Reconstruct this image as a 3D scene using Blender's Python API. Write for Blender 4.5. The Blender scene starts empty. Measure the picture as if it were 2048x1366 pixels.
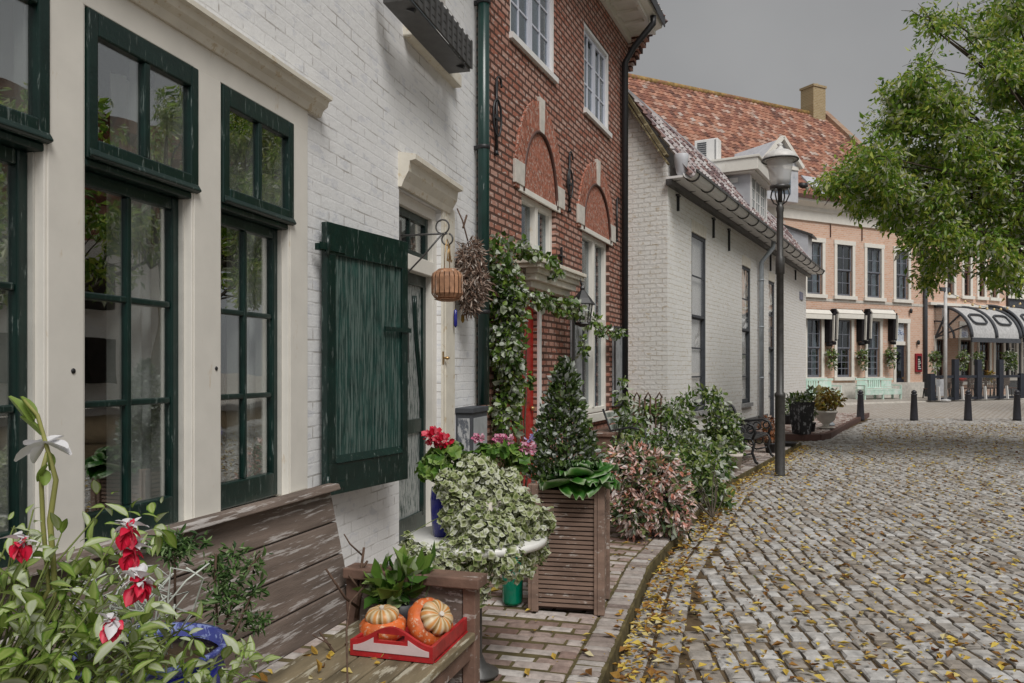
import bpy, math, random
import numpy as np
from mathutils import Vector, Matrix
R = math.radians
scene = bpy.context.scene
# ------------------------------------------------------------------ camera, sky, sun, exposure
F, CX, HY, EH = 1600.0, 1024.0, 740.0, 1.6          # focal length and horizon in photograph pixels, eye height in m
cam_d = bpy.data.cameras.new('camera'); cam = bpy.data.objects.new('camera', cam_d)
scene.collection.objects.link(cam); scene.camera = cam
cam.location = (0, 0, EH); cam.rotation_euler = (R(90), 0, 0)
cam_d.sensor_width = 36; cam_d.lens = F / 2048 * 36; cam_d.shift_y = 57 / 2048
cam_d.clip_start = 0.05; cam_d.clip_end = 1500
SUN_EL, SUN_X, SUN_Y = R(52), 0.35, -0.937            # soft high sun behind the camera, from the right
w = bpy.data.worlds.new('World'); scene.world = w; w.use_nodes = True
nt = w.node_tree; bg = nt.nodes['Background']
sky = nt.nodes.new('ShaderNodeTexSky'); sky.sky_type = 'NISHITA'; sky.sun_disc = False
sky.sun_elevation = SUN_EL; sky.sun_rotation = math.atan2(SUN_X, SUN_Y)
sky.air_density = 1.0; sky.dust_density = 4.0; sky.ozone_density = 1.0
hs = nt.nodes.new('ShaderNodeHueSaturation'); hs.inputs['Saturation'].default_value = 0.06
mx = nt.nodes.new('ShaderNodeMix'); mx.data_type = 'RGBA'; mx.inputs[0].default_value = 0.72   # cloud cover evens the sky out
wtc = nt.nodes.new('ShaderNodeTexCoord'); wnz = nt.nodes.new('ShaderNodeTexNoise'); wnz.inputs['Scale'].default_value = 2.6; wnz.inputs['Detail'].default_value = 5
nt.links.new(wtc.outputs['Generated'], wnz.inputs['Vector'])
wrp = nt.nodes.new('ShaderNodeValToRGB'); wrp.color_ramp.elements[0].position = .3; wrp.color_ramp.elements[1].position = .7
wrp.color_ramp.elements[0].color = (.70, .705, .72, 1); wrp.color_ramp.elements[1].color = (1, 1, 1, 1); nt.links.new(wnz.outputs['Fac'], wrp.inputs[0])
wsc = nt.nodes.new('ShaderNodeMix'); wsc.data_type = 'RGBA'; wsc.blend_type = 'MULTIPLY'; wsc.inputs[0].default_value = 1; wsc.inputs[7].default_value = (4.05, 4.06, 4.08, 1); nt.links.new(wrp.outputs[0], wsc.inputs[6]); nt.links.new(wsc.outputs[2], mx.inputs[7])
nt.links.new(sky.outputs[0], hs.inputs['Color']); nt.links.new(hs.outputs[0], mx.inputs[6])
nt.links.new(mx.outputs[2], bg.inputs['Color']); bg.inputs['Strength'].default_value = 0.085
sun_d = bpy.data.lights.new('sun', 'SUN'); sun_d.energy = 2.25; sun_d.angle = R(26); sun_d.color = (1, .975, .935)
sun = bpy.data.objects.new('sun', sun_d); scene.collection.objects.link(sun)
sun.rotation_euler = Vector((-SUN_X * math.cos(SUN_EL), -SUN_Y * math.cos(SUN_EL), -math.sin(SUN_EL))).to_track_quat('-Z', 'Y').to_euler()
scene.view_settings.view_transform = 'Standard'; scene.view_settings.look = 'None'
scene.view_settings.exposure = 0.14; scene.view_settings.gamma = 1.0
scene.cycles.max_bounces = 6; scene.cycles.transparent_max_bounces = 12; scene.cycles.use_denoising = True

# ------------------------------------------------------------------ placing helpers
def P(px, py, y): return Vector(((px - CX) / F * y, y, EH - (py - HY) / F * y))
def G(px, py, z=0.0): return P(px, py, (EH - z) * F / (py - HY))
class Frame:
    def __init__(s, o=(0, 0, 0), th=0.0):
        s.o = Vector(o); s.th = th; s.c = math.cos(th); s.s = math.sin(th)
    def w(s, p): return Vector((s.o.x + s.c * p[0] - s.s * p[1], s.o.y + s.s * p[0] + s.c * p[1], s.o.z + p[2]))
    def l(s, p):
        x, y = p[0] - s.o.x, p[1] - s.o.y
        return Vector((s.c * x + s.s * y, -s.s * x + s.c * y, p[2] - s.o.z))
WORLD = Frame()
class Wall(Frame):
    """facade on the line X = X0 + t*Y; local x runs along it away from the camera, local y into the house, z up"""
    def __init__(s, X0, t):
        s.X0, s.t, s.a = X0, t, math.atan(t); super().__init__((X0, 0, 0), math.pi / 2 - s.a)
    def loc(s, px, py=HY, o=0.0):
        x0 = s.X0 + o / math.cos(s.a); Y = -x0 * F / (s.t * F - (px - CX))
        return s.l(P(px, py, Y))
    def sx(s, px, o=0.0): return s.loc(px, HY, o).x
    def hz(s, px, py, o=0.0): return s.loc(px, py, o).z
    def sY(s, Y): return Y / math.cos(s.a)
# ------------------------------------------------------------------ objects
COL = scene.collection
ORG, FRM = {}, {}
def tag(o, label=None, cat=None, group=None, kind=None):
    for k, v in (('label', label), ('category', cat), ('group', group), ('kind', kind)):
        if v: o[k] = v
    return o
def thing(name, label, cat, frame=WORLD, org=(0, 0, 0), group=None):
    o = bpy.data.objects.new(name, None); COL.objects.link(o); o.empty_display_size = .1
    o.location = frame.w(org); o.rotation_euler = (0, 0, frame.th)
    ORG[o.name] = Vector(org); return tag(o, label, cat, group)
def copy_tree(o, parent=None):
    c = o.copy(); COL.objects.link(c); ORG[c.name] = ORG.get(o.name, Vector())
    if parent: c.parent = parent
    for ch in list(o.children): copy_tree(ch, c)
    return c
class MB:
    def __init__(s): s.V = []; s.Fc = []; s.val = []; s.sm = []; s.v = .5; s.smooth = False
    def add(s, vs, fs):
        n = len(s.V); s.V += [tuple(v) for v in vs]; s.val += [s.v] * len(vs)
        for f in fs: s.Fc.append([n + i for i in f]); s.sm.append(s.smooth)
        return s
    def box(s, x0, x1, y0, y1, z0, z1):
        return s.add([(x0, y0, z0), (x1, y0, z0), (x1, y1, z0), (x0, y1, z0), (x0, y0, z1), (x1, y0, z1), (x1, y1, z1), (x0, y1, z1)],
                     [(0, 3, 2, 1), (4, 5, 6, 7), (0, 1, 5, 4), (1, 2, 6, 5), (2, 3, 7, 6), (3, 0, 4, 7)])
    def quad(s, *p): return s.add(p, [tuple(range(len(p)))])
    def prism(s, poly, ext):
        e = Vector(ext); a = [Vector(p) for p in poly]; n = len(a)
        return s.add(a + [p + e for p in a], [tuple(range(n))[::-1], tuple(range(n, 2 * n))] + [(i, (i + 1) % n, n + (i + 1) % n, n + i) for i in range(n)])
    def bar(s, p, q, w, t, up=(0, 0, 1)):
        p, q = Vector(p), Vector(q); d = (q - p).normalized(); u = Vector(up)
        if abs(d.dot(u)) > .98: u = Vector((1, 0, 0))
        a = d.cross(u).normalized() * (w / 2); b = a.cross(d).normalized() * (t / 2)
        return s.prism([p + a + b, p - a + b, p - a - b, p + a - b], q - p)
    def tube(s, pts, r, n=8, closed=False):
        pts = [Vector(p) for p in pts]; m = len(pts); rs = r if isinstance(r, (list, tuple)) else [r] * m
        base = len(s.V); old = s.smooth; s.smooth = True; ref = None; vs = []
        for i, p in enumerate(pts):
            a = pts[(i - 1) % m] if (closed or i > 0) else p; b = pts[(i + 1) % m] if (closed or i < m - 1) else p
            d = (b - a).normalized() if (b - a).length > 1e-9 else Vector((0, 0, 1))
            if ref is None: ref = d.orthogonal().normalized()
            ref = (ref - d * ref.dot(d)); ref = ref.normalized() if ref.length > 1e-6 else d.orthogonal().normalized()
            e = d.cross(ref)
            vs += [p + (ref * math.cos(2 * math.pi * k / n) + e * math.sin(2 * math.pi * k / n)) * rs[i] for k in range(n)]
        fs = []
        for i in range(m if closed else m - 1):
            j = (i + 1) % m
            for k in range(n): fs.append((i * n + k, i * n + (k + 1) % n, j * n + (k + 1) % n, j * n + k))
        s.add(vs, fs)
        if not closed:
            s.smooth = False
            s.Fc.append([base + k for k in range(n)][::-1]); s.Fc.append([base + (m - 1) * n + k for k in range(n)]); s.sm += [False, False]
        s.smooth = old; return s
    def lathe(s, prof, c=(0, 0, 0), n=20, sx=1, sy=1, smooth=True, ph=0):
        old = s.smooth; s.smooth = smooth; c = Vector(c); m = len(prof); vs = []
        for r, z in prof:
            vs += [c + Vector((r * sx * math.cos(2 * math.pi * k / n + ph), r * sy * math.sin(2 * math.pi * k / n + ph), z)) for k in range(n)]
        fs = [(i * n + k, i * n + (k + 1) % n, (i + 1) * n + (k + 1) % n, (i + 1) * n + k) for i in range(m - 1) for k in range(n)]
        fs += [tuple(range(n))[::-1], tuple((m - 1) * n + k for k in range(n))]
        s.add(vs, fs); s.smooth = old; return s
    def build(s, name, mat, parent=None, bevel=0, label=None, rot=None):
        org = ORG.get(parent.name, Vector()) if parent else Vector()
        me = bpy.data.meshes.new(name)
        me.from_pydata([(v[0] - org.x, v[1] - org.y, v[2] - org.z) for v in s.V], [], s.Fc)
        me.polygons.foreach_set('use_smooth', s.sm)
        at = me.attributes.new('v', 'FLOAT', 'POINT'); at.data.foreach_set('value', s.val)
        me.materials.append(mat); me.update()
        o = bpy.data.objects.new(name, me); COL.objects.link(o)
        if parent: o.parent = parent
        ORG[o.name] = org
        if label: o['label'] = label
        if bevel:
            b = o.modifiers.new('edge', 'BEVEL'); b.width = bevel; b.segments = 2; b.limit_method = 'ANGLE'; b.angle_limit = R(40)
        return o
def npmesh(name, V, Fc, val, mat, parent=None, smooth=False):
    org = ORG.get(parent.name, Vector()) if parent else Vector()
    V = V - np.array(org[:]); me = bpy.data.meshes.new(name)
    me.from_pydata(V.tolist(), [], Fc.tolist() if hasattr(Fc, 'tolist') else Fc)
    if smooth: me.polygons.foreach_set('use_smooth', [True] * len(me.polygons))
    at = me.attributes.new('v', 'FLOAT', 'POINT'); at.data.foreach_set('value', val.astype(np.float32))
    me.materials.append(mat); me.update()
    o = bpy.data.objects.new(name, me); COL.objects.link(o)
    if parent: o.parent = parent
    ORG[o.name] = org; return o
# ------------------------------------------------------------------ materials
MATS = {}
class NT:
    def __init__(s, name):
        s.m = bpy.data.materials.new(name); s.m.use_nodes = True; s.t = s.m.node_tree; s.b = s.t.nodes['Principled BSDF']; s.out = s.t.nodes['Material Output']
    def n(s, typ, **kw):
        x = s.t.nodes.new('ShaderNode' + typ)
        for k, v in kw.items(): setattr(x, k, v)
        return x
    def l(s, a, b): s.t.links.new(a, b)
    def coord(s): return s.n('TexCoord').outputs['Object']
    def noise(s, vec, scale, detail=4, rough=.55):
        x = s.n('TexNoise'); x.inputs['Scale'].default_value = scale; x.inputs['Detail'].default_value = detail; x.inputs['Roughness'].default_value = rough
        s.l(vec, x.inputs['Vector']); return x.outputs['Fac']
    def ramp(s, fac, stops, const=False):
        x = s.n('ValToRGB'); cr = x.color_ramp
        if const: cr.interpolation = 'CONSTANT'
        while len(cr.elements) < len(stops): cr.elements.new(.5)
        for e, (p, c) in zip(cr.elements, stops):
            e.position = p; e.color = (c, c, c, 1) if isinstance(c, (int, float)) else (*c[:3], 1)
        s.l(fac, x.inputs[0]); return x.outputs[0]
    def mix(s, fac, a, b, mode='MIX'):
        x = s.n('Mix', data_type='RGBA', blend_type=mode)
        for v, i in ((fac, 0), (a, 6), (b, 7)):
            if isinstance(v, (int, float)): x.inputs[i].default_value = v
            elif isinstance(v, tuple): x.inputs[i].default_value = (*v[:3], 1)
            else: s.l(v, x.inputs[i])
        return x.outputs[2]
    def math(s, op, a, b=0.0):
        x = s.n('Math', operation=op)
        for v, i in ((a, 0), (b, 1)):
            if isinstance(v, (int, float)): x.inputs[i].default_value = v
            else: s.l(v, x.inputs[i])
        return x.outputs[0]
    def scale(s, vec, sc):
        x = s.n('VectorMath', operation='MULTIPLY'); s.l(vec, x.inputs[0]); x.inputs[1].default_value = sc; return x.outputs[0]
    def bump(s, h, strength, dist=.01):
        x = s.n('Bump'); x.inputs['Strength'].default_value = strength; x.inputs['Distance'].default_value = dist
        s.l(h, x.inputs['Height']); s.l(x.outputs[0], s.b.inputs['Normal'])
    def fin(s, col=None, rough=.6, spec=.4, metal=0):
        if col is not None:
            if isinstance(col, tuple): s.b.inputs['Base Color'].default_value = (*col[:3], 1)
            else: s.l(col, s.b.inputs['Base Color'])
        if isinstance(rough, (int, float)): s.b.inputs['Roughness'].default_value = rough
        else: s.l(rough, s.b.inputs['Roughness'])
        s.b.inputs['Specular IOR Level'].default_value = spec; s.b.inputs['Metallic'].default_value = metal
        MATS[s.m.name] = s.m; return s.m
def k(c, f): return tuple(min(1, x * f) for x in c)
def plain(name, c, rough=.6, spec=.4, var=.18, sc=9, bump=.15, bs=60, metal=0, chalk=None, stretch=(1, 1, 1)):
    t = NT(name); co = t.coord(); co = t.scale(co, stretch)
    col = t.ramp(t.noise(co, sc), [(.3, k(c, 1 - var)), (.7, k(c, 1 + var))])
    if chalk:                                        # worn, faded patches of the paint itself
        cc, lo, s2, st = chalk
        f = t.ramp(t.noise(t.scale(t.coord(), st), s2, 5, .7), [(lo, 0.), (lo + .06, .85)]); col = t.mix(f, col, cc)
    if bump: t.bump(t.noise(co, bs), bump, .004)
    return t.fin(col, rough, spec, metal)
def brick(name, c1, c2, mort, bw, bh, ms, bump=.6, axes='xz', jn=None, patch=None, rough=.85, off=.5, wob=.012, dirt=.5):
    t = NT(name); co = t.coord(); sp = t.n('SeparateXYZ'); t.l(co, sp.inputs[0])
    cb = t.n('CombineXYZ'); t.l(sp.outputs[axes[0].upper()], cb.inputs[0]); t.l(sp.outputs[axes[1].upper()], cb.inputs[1])
    v = cb.outputs[0]; nz = t.n('TexNoise'); nz.inputs['Scale'].default_value = 3.1; t.l(v, nz.inputs['Vector'])
    sub = t.n('VectorMath', operation='MULTIPLY_ADD'); t.l(nz.outputs['Color'], sub.inputs[0]); sub.inputs[1].default_value = (wob,) * 3; t.l(v, sub.inputs[2]); v = sub.outputs[0]
    b = t.n('TexBrick', offset=off); t.l(v, b.inputs['Vector'])
    b.inputs['Scale'].default_value = 1; b.inputs['Mortar Size'].default_value = ms; b.inputs['Mortar Smooth'].default_value = .25
    b.inputs['Brick Width'].default_value = bw; b.inputs['Row Height'].default_value = bh
    b.inputs['Color1'].default_value = (*c1, 1); b.inputs['Color2'].default_value = (*c2, 1); b.inputs['Mortar'].default_value = (*c1, 1)
    col = b.outputs['Color']
    if patch:
        pc, lo, ps, pst = patch
        f = t.ramp(t.noise(t.scale(v, pst), ps, 4, .65), [(lo, 0.), (lo + .07, .9)]); col = t.mix(f, col, pc)
    col = t.mix(.35, col, t.ramp(t.noise(co, 26, 5, .7), [(.25, dirt), (.75, 1.)]), 'MULTIPLY')
    fac = b.outputs['Fac']
    if jn:
        lo, js = jn; fac2 = t.math('MULTIPLY', fac, t.ramp(t.noise(t.scale(v, (1, 3, 1)), js, 4, .6), [(lo, 0.), (lo + .12, 1.)]))
    else: fac2 = fac
    col = t.mix(fac2, col, mort)
    h = t.math('ADD', t.math('MULTIPLY', fac, -1.0), t.math('MULTIPLY', t.noise(co, 22, 5, .65), .9))
    t.bump(h, bump, .012); return t.fin(col, rough, .2)
def attr(name, stops, rough=.5, spec=.5, trans=0, noise=.25, ns=30, const=False, bump=0):
    t = NT(name); a = t.n('Attribute', attribute_name='v'); col = t.ramp(a.outputs['Fac'], stops, const); co = t.coord()
    if noise: col = t.mix(noise, col, t.ramp(t.noise(co, ns), [(.3, .35), (.7, 1.)]), 'MULTIPLY')
    if bump: t.bump(t.noise(co, ns * 2), bump, .006)
    m = t.fin(col, rough, spec)
    if trans:
        tr = t.n('BsdfTranslucent'); t.l(col, tr.inputs['Color']); mxs = t.n('MixShader'); mxs.inputs[0].default_value = trans
        t.l(t.b.outputs[0], mxs.inputs[1]); t.l(tr.outputs[0], mxs.inputs[2]); t.l(mxs.outputs[0], t.out.inputs['Surface'])
    return m
def glass(name, tint=(.75, .8, .8), base=.16, rough=.0):
    t = NT(name); fr = t.n('LayerWeight'); fr.inputs['Blend'].default_value = .5
    f = t.math('ADD', t.math('MULTIPLY', t.math('POWER', fr.outputs['Facing'], 5.0), .8), base + .03); f = t.math('MINIMUM', f, .95)
    g = t.n('BsdfGlossy'); g.inputs['Roughness'].default_value = rough; g.inputs['Color'].default_value = (.9, .92, .92, 1)
    nz = t.noise(t.coord(), 1.6, 2); bp = t.n('Bump'); bp.inputs['Strength'].default_value = .12; bp.inputs['Distance'].default_value = .02
    t.l(nz, bp.inputs['Height']); t.l(bp.outputs[0], g.inputs['Normal'])
    tr = t.n('BsdfTransparent'); tr.inputs['Color'].default_value = (*tint, 1)
    m = t.n('MixShader'); t.l(f, m.inputs[0]); t.l(tr.outputs[0], m.inputs[1]); t.l(g.outputs[0], m.inputs[2]); t.l(m.outputs[0], t.out.inputs['Surface'])
    MATS[name] = t.m; return t.m
# ------------------------------------------------------------------ foliage
def rs(seed): return np.random.default_rng(seed)
def cloud(blobs, n, seed, clump=0, sig=.05, shell=2.4):
    """points spread through a set of ellipsoids (cx,cy,cz,rx,ry,rz), gathered round twigs when clump is given"""
    g = rs(seed); B = np.array(blobs, float); vol = B[:, 3] * B[:, 4] * B[:, 5]; vol = vol ** .75
    m = max(1, n // clump) if clump else n
    i = g.choice(len(B), m, p=vol / vol.sum()); d = g.normal(size=(m, 3)); d /= np.linalg.norm(d, axis=1)[:, None]
    r = g.random(m) ** (1 / shell); p = B[i, :3] + d * r[:, None] * B[i, 3:6]
    if clump:
        p = np.repeat(p, clump, 0) + g.normal(size=(m * clump, 3)) * sig; d = np.repeat(d, clump, 0)
    return p, d
def leaves(name, pts, out, size, mat, parent, seed, asp=.5, outk=.7, droop=.3, up=.0, szv=.35, fold=.25, vr=(0, 1), facing=0., hi=True):
    g = rs(seed); n = len(pts); nm = lambda a: a / (np.linalg.norm(a, axis=1)[:, None] + 1e-9)
    a = nm(g.normal(size=(n, 3)) * .6 + out * outk + np.array([0, 0, up - droop]))
    s = g.normal(size=(n, 3)); 
    if facing: s = s * (1 - facing) + np.cross(a, nm(out + np.array([0, 0, .5]))) * facing * 2
    s = nm(s - a * (s * a).sum(1)[:, None]); nn = np.cross(a, s)
    L = size * (1 + szv * g.normal(size=n)).clip(.4, 1.8)[:, None]; W = L * asp
    b = pts
    if hi:
        V = np.stack([b, b + a * L * .22 + s * W * .38 + nn * L * fold * .25, b + a * L * .58 + s * W * .46 + nn * L * fold * .3, b + a * L * .97 - nn * L * fold * .5,
                      b + a * L * .58 - s * W * .46 + nn * L * fold * .3, b + a * L * .22 - s * W * .38 + nn * L * fold * .25], 1).reshape(-1, 3)
        k0 = np.arange(n)[:, None] * 6; Fc = np.concatenate([k0 + np.array([0, 1, 2, 3]), k0 + np.array([0, 3, 4, 5])], 0); v = np.repeat(vr[0] + (vr[1] - vr[0]) * g.random(n), 6)
        return npmesh(name, V, Fc, v, mat, parent)
    V = np.stack([b, b + a * L * .45 + s * W * .5 + nn * L * fold * .4, b + a * L - nn * L * fold * .3, b + a * L * .45 - s * W * .5 + nn * L * fold * .4], 1).reshape(-1, 3)
    k0 = np.arange(n)[:, None] * 4
    Fc = np.concatenate([k0 + np.array([0, 1, 2]), k0 + np.array([0, 2, 3])], 0)
    v = np.repeat(vr[0] + (vr[1] - vr[0]) * g.random(n), 4)
    return npmesh(name, V, Fc, v, mat, parent)
def broad(name, pts, out, size, mat, parent, seed, asp=.5, up=.2):
    """broad curved leaves, a small smooth grid each"""
    g = rs(seed); n = len(pts); nm = lambda a: a / (np.linalg.norm(a, axis=1)[:, None] + 1e-9)
    a = nm(g.normal(size=(n, 3)) * .55 + out * .8 + np.array([0, 0, up])); s = np.cross(a, nm(np.array([0, 0, 1.]) + g.normal(size=(n, 3)) * .35)); s = nm(s); nn = np.cross(s, a)
    L = (size * (1 + .35 * g.normal(size=n)).clip(.4, 1.8))[:, None]; cv = (.25 + .25 * g.random(n))[:, None]; fd = (.15 + .3 * g.random(n))[:, None]; V = []
    for i, (x, w_) in enumerate(((0, .06), (.15, .55), (.38, .95), (.62, .86), (.84, .45), (1, .03))):
        for b_ in (-1, -.5, 0, .5, 1): V.append(pts + a * L * x + s * L * asp * .5 * w_ * b_ - nn * L * (cv * x * x - fd * .5 * w_ * b_ * b_ * asp))
    V = np.stack(V, 1).reshape(-1, 3); k0 = np.arange(n)[:, None] * 30
    Fc = np.concatenate([k0 + np.array([r * 5 + c, r * 5 + c + 1, r * 5 + c + 6, r * 5 + c + 5]) for r in range(5) for c in range(4)], 0)
    v = np.repeat(g.random(n)[:, None] * .78, 30, 1)
    v *= .42 / .78
    for r in range(1, 6): v[:, r * 5 + 1] += .42; v[:, r * 5 + 3] += .42; v[:, r * 5 + 2] += .34
    return npmesh(name, V, Fc, v.reshape(-1).clip(0, 1), mat, parent, True)
def lobed(name, pts, out, size, mat, parent, seed, lobes=5, **kw):
    """five-pointed ivy or geranium leaves"""
    g = rs(seed); n = len(pts); nm = lambda a: a / (np.linalg.norm(a, axis=1)[:, None] + 1e-9)
    nn = nm(out * 1.0 + g.normal(size=(n, 3)) * .55 + np.array([0, 0, .35])); a = nm(g.normal(size=(n, 3)) + np.array([0, 0, -.5])); a = nm(a - nn * (a * nn).sum(1)[:, None]); s = np.cross(nn, a)
    L = size * (1 + .3 * g.normal(size=n)).clip(.5, 1.6); m = lobes * 2; V = [pts]
    for i in range(m):
        th = -math.pi + 2 * math.pi * (i + .5) / m; rr = kw.get('deep', .55) if i % 2 else 1.0
        if kw.get('point') and i == m // 2: rr = 1.25
        V.append(pts + (a * math.cos(th) + s * math.sin(th)) * (L * rr * .5)[:, None] + nn * (g.normal(size=n) * .08 * L)[:, None])
    V = np.stack(V, 1).reshape(-1, 3); k0 = np.arange(n)[:, None] * (m + 1)
    Fc = np.concatenate([k0 + np.array([0, 1 + i, 1 + (i + 1) % m]) for i in range(m)], 0)
    base = g.random(n); v = np.repeat(base[:, None] * .55, m + 1, 1); v[:, 1:] += kw.get('rim', .45)
    return npmesh(name, V, Fc, v.reshape(-1).clip(0, 1), mat, parent)
def stems(mb, base, tips, r, bend=.15, seed=0, n=5):
    rn = random.Random(seed)
    for t in tips:
        b, t = Vector(base), Vector(t); m = (b + t) / 2 + Vector((rn.uniform(-1, 1), rn.uniform(-1, 1), rn.uniform(0, 1))) * (t - b).length * bend
        pts = [(b * (1 - u) ** 2 + m * 2 * u * (1 - u) + t * u * u) for u in (0, .25, .5, .75, 1)]
        mb.tube(pts, [r, r * .85, r * .7, r * .55, r * .35], n)
def ell(px, py, y, rx, ry, rz): p = P(px, py, y); return (p.x, p.y, p.z, rx, ry, rz)
# ------------------------------------------------------------------ the palette
WHITEB = brick('painted white brick', (.80, .80, .80), (.84, .84, .84), (.46, .44, .42), .215, .078, .006, .38, dirt=.78, jn=(.50, 2.2), patch=((.70, .71, .74), .56, 5, (1, 2, 1)))
CREAMB = brick('limewashed brick', (.80, .79, .76), (.84, .83, .81), (.62, .57, .48), .22, .085, .006, .7, dirt=.72, jn=(.44, 2.6), patch=((.60, .52, .40), .60, 7, (1, 2.5, 1)), wob=.03)
REDB = brick('old red brick', (.39, .15, .10), (.51, .31, .25), (.10, .055, .042), .21, .083, .017, .8, patch=((.58, .47, .42), .55, 9, (1, 2.5, 1)))
ARCHB = plain('rubbed arch brick', (.34, .13, .085), .8, .2, .4, 16, .5, 60, chalk=((.50, .41, .36), .54, 22, (1.6, 1, 1)))
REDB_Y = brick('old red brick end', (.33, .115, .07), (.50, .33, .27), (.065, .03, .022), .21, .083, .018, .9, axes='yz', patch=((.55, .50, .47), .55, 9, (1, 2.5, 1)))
ORANGEB = brick('pale orange brick', (.66, .39, .27), (.74, .50, .38), (.64, .53, .45), .22, .09, .012, .4, patch=((.62, .56, .52), .60, 2.4, (1, 1.6, 1)))
SLATEG = plain('dark grey paint', (.06, .065, .075), .6)
CREAM = plain('cream paint', (.735, .705, .645), .5, .4, .05, 5, .12, 40, chalk=((.62, .53, .41), .64, 7, (1, 1, .35)))
CREAMD = plain('aged cream paint', (.71, .67, .58), .55, .4, .08, 6, .2, 40, chalk=((.56, .46, .31), .58, 14, (1, 1, 1)))
WHITE = plain('white paint', (.76, .75, .735), .45, .4, .04, 5, .1)
BLUEWH = plain('cool white paint', (.62, .64, .72), .45, .4, .04, 5, .1)
GREEN = plain('worn dark green paint', (.004, .020, .016), .30, .5, .25, 9, .25, 50, chalk=((.13, .16, .15), .60, 60, (1, 1, .12)))
SHUTG = plain('weathered green shutter paint', (.014, .048, .040), .5, .4, .4, 9, .3, 60, chalk=((.11, .15, .135), .49, 60, (1.2, 1.2, .05)))
DOORG = plain('faded green door paint', (.010, .04, .034), .45, .5, .25, 7, .3, 60, chalk=((.40, .42, .41), .44, 60, (1.3, 1.3, .12)))
PIPEG = plain('green pipe paint', (.007, .036, .030), .3, .6, .2, 6, .1, 40, chalk=((.40, .43, .43), .63, 12, (1, 1, .15)))
IRON = plain('black iron', (.018, .018, .02), .45, .5, .3, 20, .2, 90)
IRONG = plain('grey black iron', (.05, .048, .046), .42, .6, .3, 14, .2, 80, chalk=((.38, .38, .38), .66, 10, (1, 1, .12)))
LEAD = plain('lead sheet', (.50, .51, .54), .5, .5, .12, 3, .2, 12, chalk=((.32, .35, .42), .60, 3, (1, 1, .5)))
ZINC = plain('zinc', (.30, .33, .36), .4, .6, .15, 6, .1)
DARKIN = plain('dark room', (.035, .03, .026), .9, .1, .3, 3, 0)
CURTAIN = plain('curtain', (.84, .835, .81), .9, .1, .1, 6, .2, 30)
BLIND = plain('white blind', (.66, .65, .62), .8, .1, .06, 6, 0)
GLASS = glass('window glass', (.92, .94, .94), .23)
GLASSD = glass('lantern glass', (.93, .94, .95), .24)
def opal(name, c, al):
    t = NT(name); m = t.fin(c, .25, .5); t.b.inputs['Alpha'].default_value = al; return m
GLASSL = opal('street lamp glass', (.80, .80, .80), .55)
GLASSF = glass('upper window glass', (.65, .7, .74), .10)
REDP = plain('red door paint', (.36, .018, .012), .4, .5, .2, 8, .1)
TRAYR = plain('red tray paint', (.40, .018, .022), .4, .5, .3, 14, .3, 60, chalk=((.30, .10, .09), .62, 40, (.5, .5, 1.5)))
TRAYP = plain('tray glare panel', (.60, .47, .47), .45, .5, .1, 9, .15, 50, chalk=((.40, .05, .05), .70, 40, (1, 1, .25)))  # pale pink stands for glare painted onto the red tray end
BROWNP = plain('brown paint', (.10, .05, .04), .6)
WOODB = plain('grey brown bench timber', (.155, .12, .10), .75, .3, .35, 7, .5, 90, chalk=((.46, .43, .41), .55, 16, (.22, 1, 3.0)), stretch=(.4, 1, 3))
WOODS = plain('mossy seat timber', (.18, .145, .09), .75, .3, .4, 7, .5, 90, chalk=((.45, .42, .33), .55, 13, (.4, 2, 2)), stretch=(.4, 2, 2))
WOODA = plain('red brown arm timber', (.165, .10, .075), .6, .35, .3, 9, .4, 80, chalk=((.46, .42, .39), .60, 13, (1, .5, 2)))
WOODP = plain('grooved planter timber', (.23, .155, .12), .65, .3, .35, 5, .3, 60, chalk=((.50, .45, .41), .58, 8, (1.2, 1.2, 3.0)), stretch=(.6, .6, 3))
WICK = plain('split cane', (.36, .19, .11), .6, .3, .35, 20, .3, 60, chalk=((.60, .50, .42), .60, 26, (1, 1, .15)))
TWIG = plain('dry twigs', (.11, .07, .05), .8, .2, .3, 30, .2)
BARK = plain('bark', (.075, .06, .045), .85, .2, .4, 12, .6, 30)
STEMG = plain('green stems', (.13, .16, .04), .6, .3, .3, 20, 0)
DRIED = attr('dried grass', [(0, (.16, .10, .075)), (.4, (.32, .22, .17)), (.75, (.46, .37, .31)), (1, (.60, .54, .49))], .8, .2)
BLUEG = plain('cobalt glaze', (.014, .018, .20), .15, .6, .25, 12, .05)
BLUEW = plain('blue and white glaze', (.22, .27, .52), .2, .6, .2, 14, .05, chalk=((.015, .02, .20), .44, 30, (1, 1, 1)))
TERRA = plain('pale clay', (.58, .53, .47), .75, .2, .15, 9, .2)
TERRAO = plain('terracotta', (.42, .18, .10), .75, .2, .2, 9, .2)
POTB = plain('black glazed pot', (.022, .022, .025), .3, .5, .3, 9, .1, 40, chalk=((.36, .36, .38), .55, 11, (1, 1, .6)))
POTD = plain('dark plastic pot', (.03, .03, .034), .5)
TABLEW = plain('white enamel table', (.72, .71, .68), .3, .5, .06, 8, .05)
GREENGL = plain('green glazed jar', (.0, .20, .115), .12, .6, .25, 7, .05)
BRASS = plain('brass', (.42, .27, .12), .35, .5, .2, 9, .05, metal=.7)
MINT = plain('mint bench paint', (.50, .67, .585), .5, .4, .1, 4, .1, chalk=((.68, .74, .70), .50, 3, (1, 1, 1)))
NAVY = plain('navy paint', (.018, .022, .034), .45, .5, .2, 5, .1)
BLACKC = plain('black cloth', (.022, .020, .022), .85, .1)
STONE = plain('pale stone', (.58, .55, .50), .8, .2, .15, 7, .4)
BOLL = plain('bollard paint', (.030, .030, .038), .4, .5, .25, 9, .15)
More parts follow.
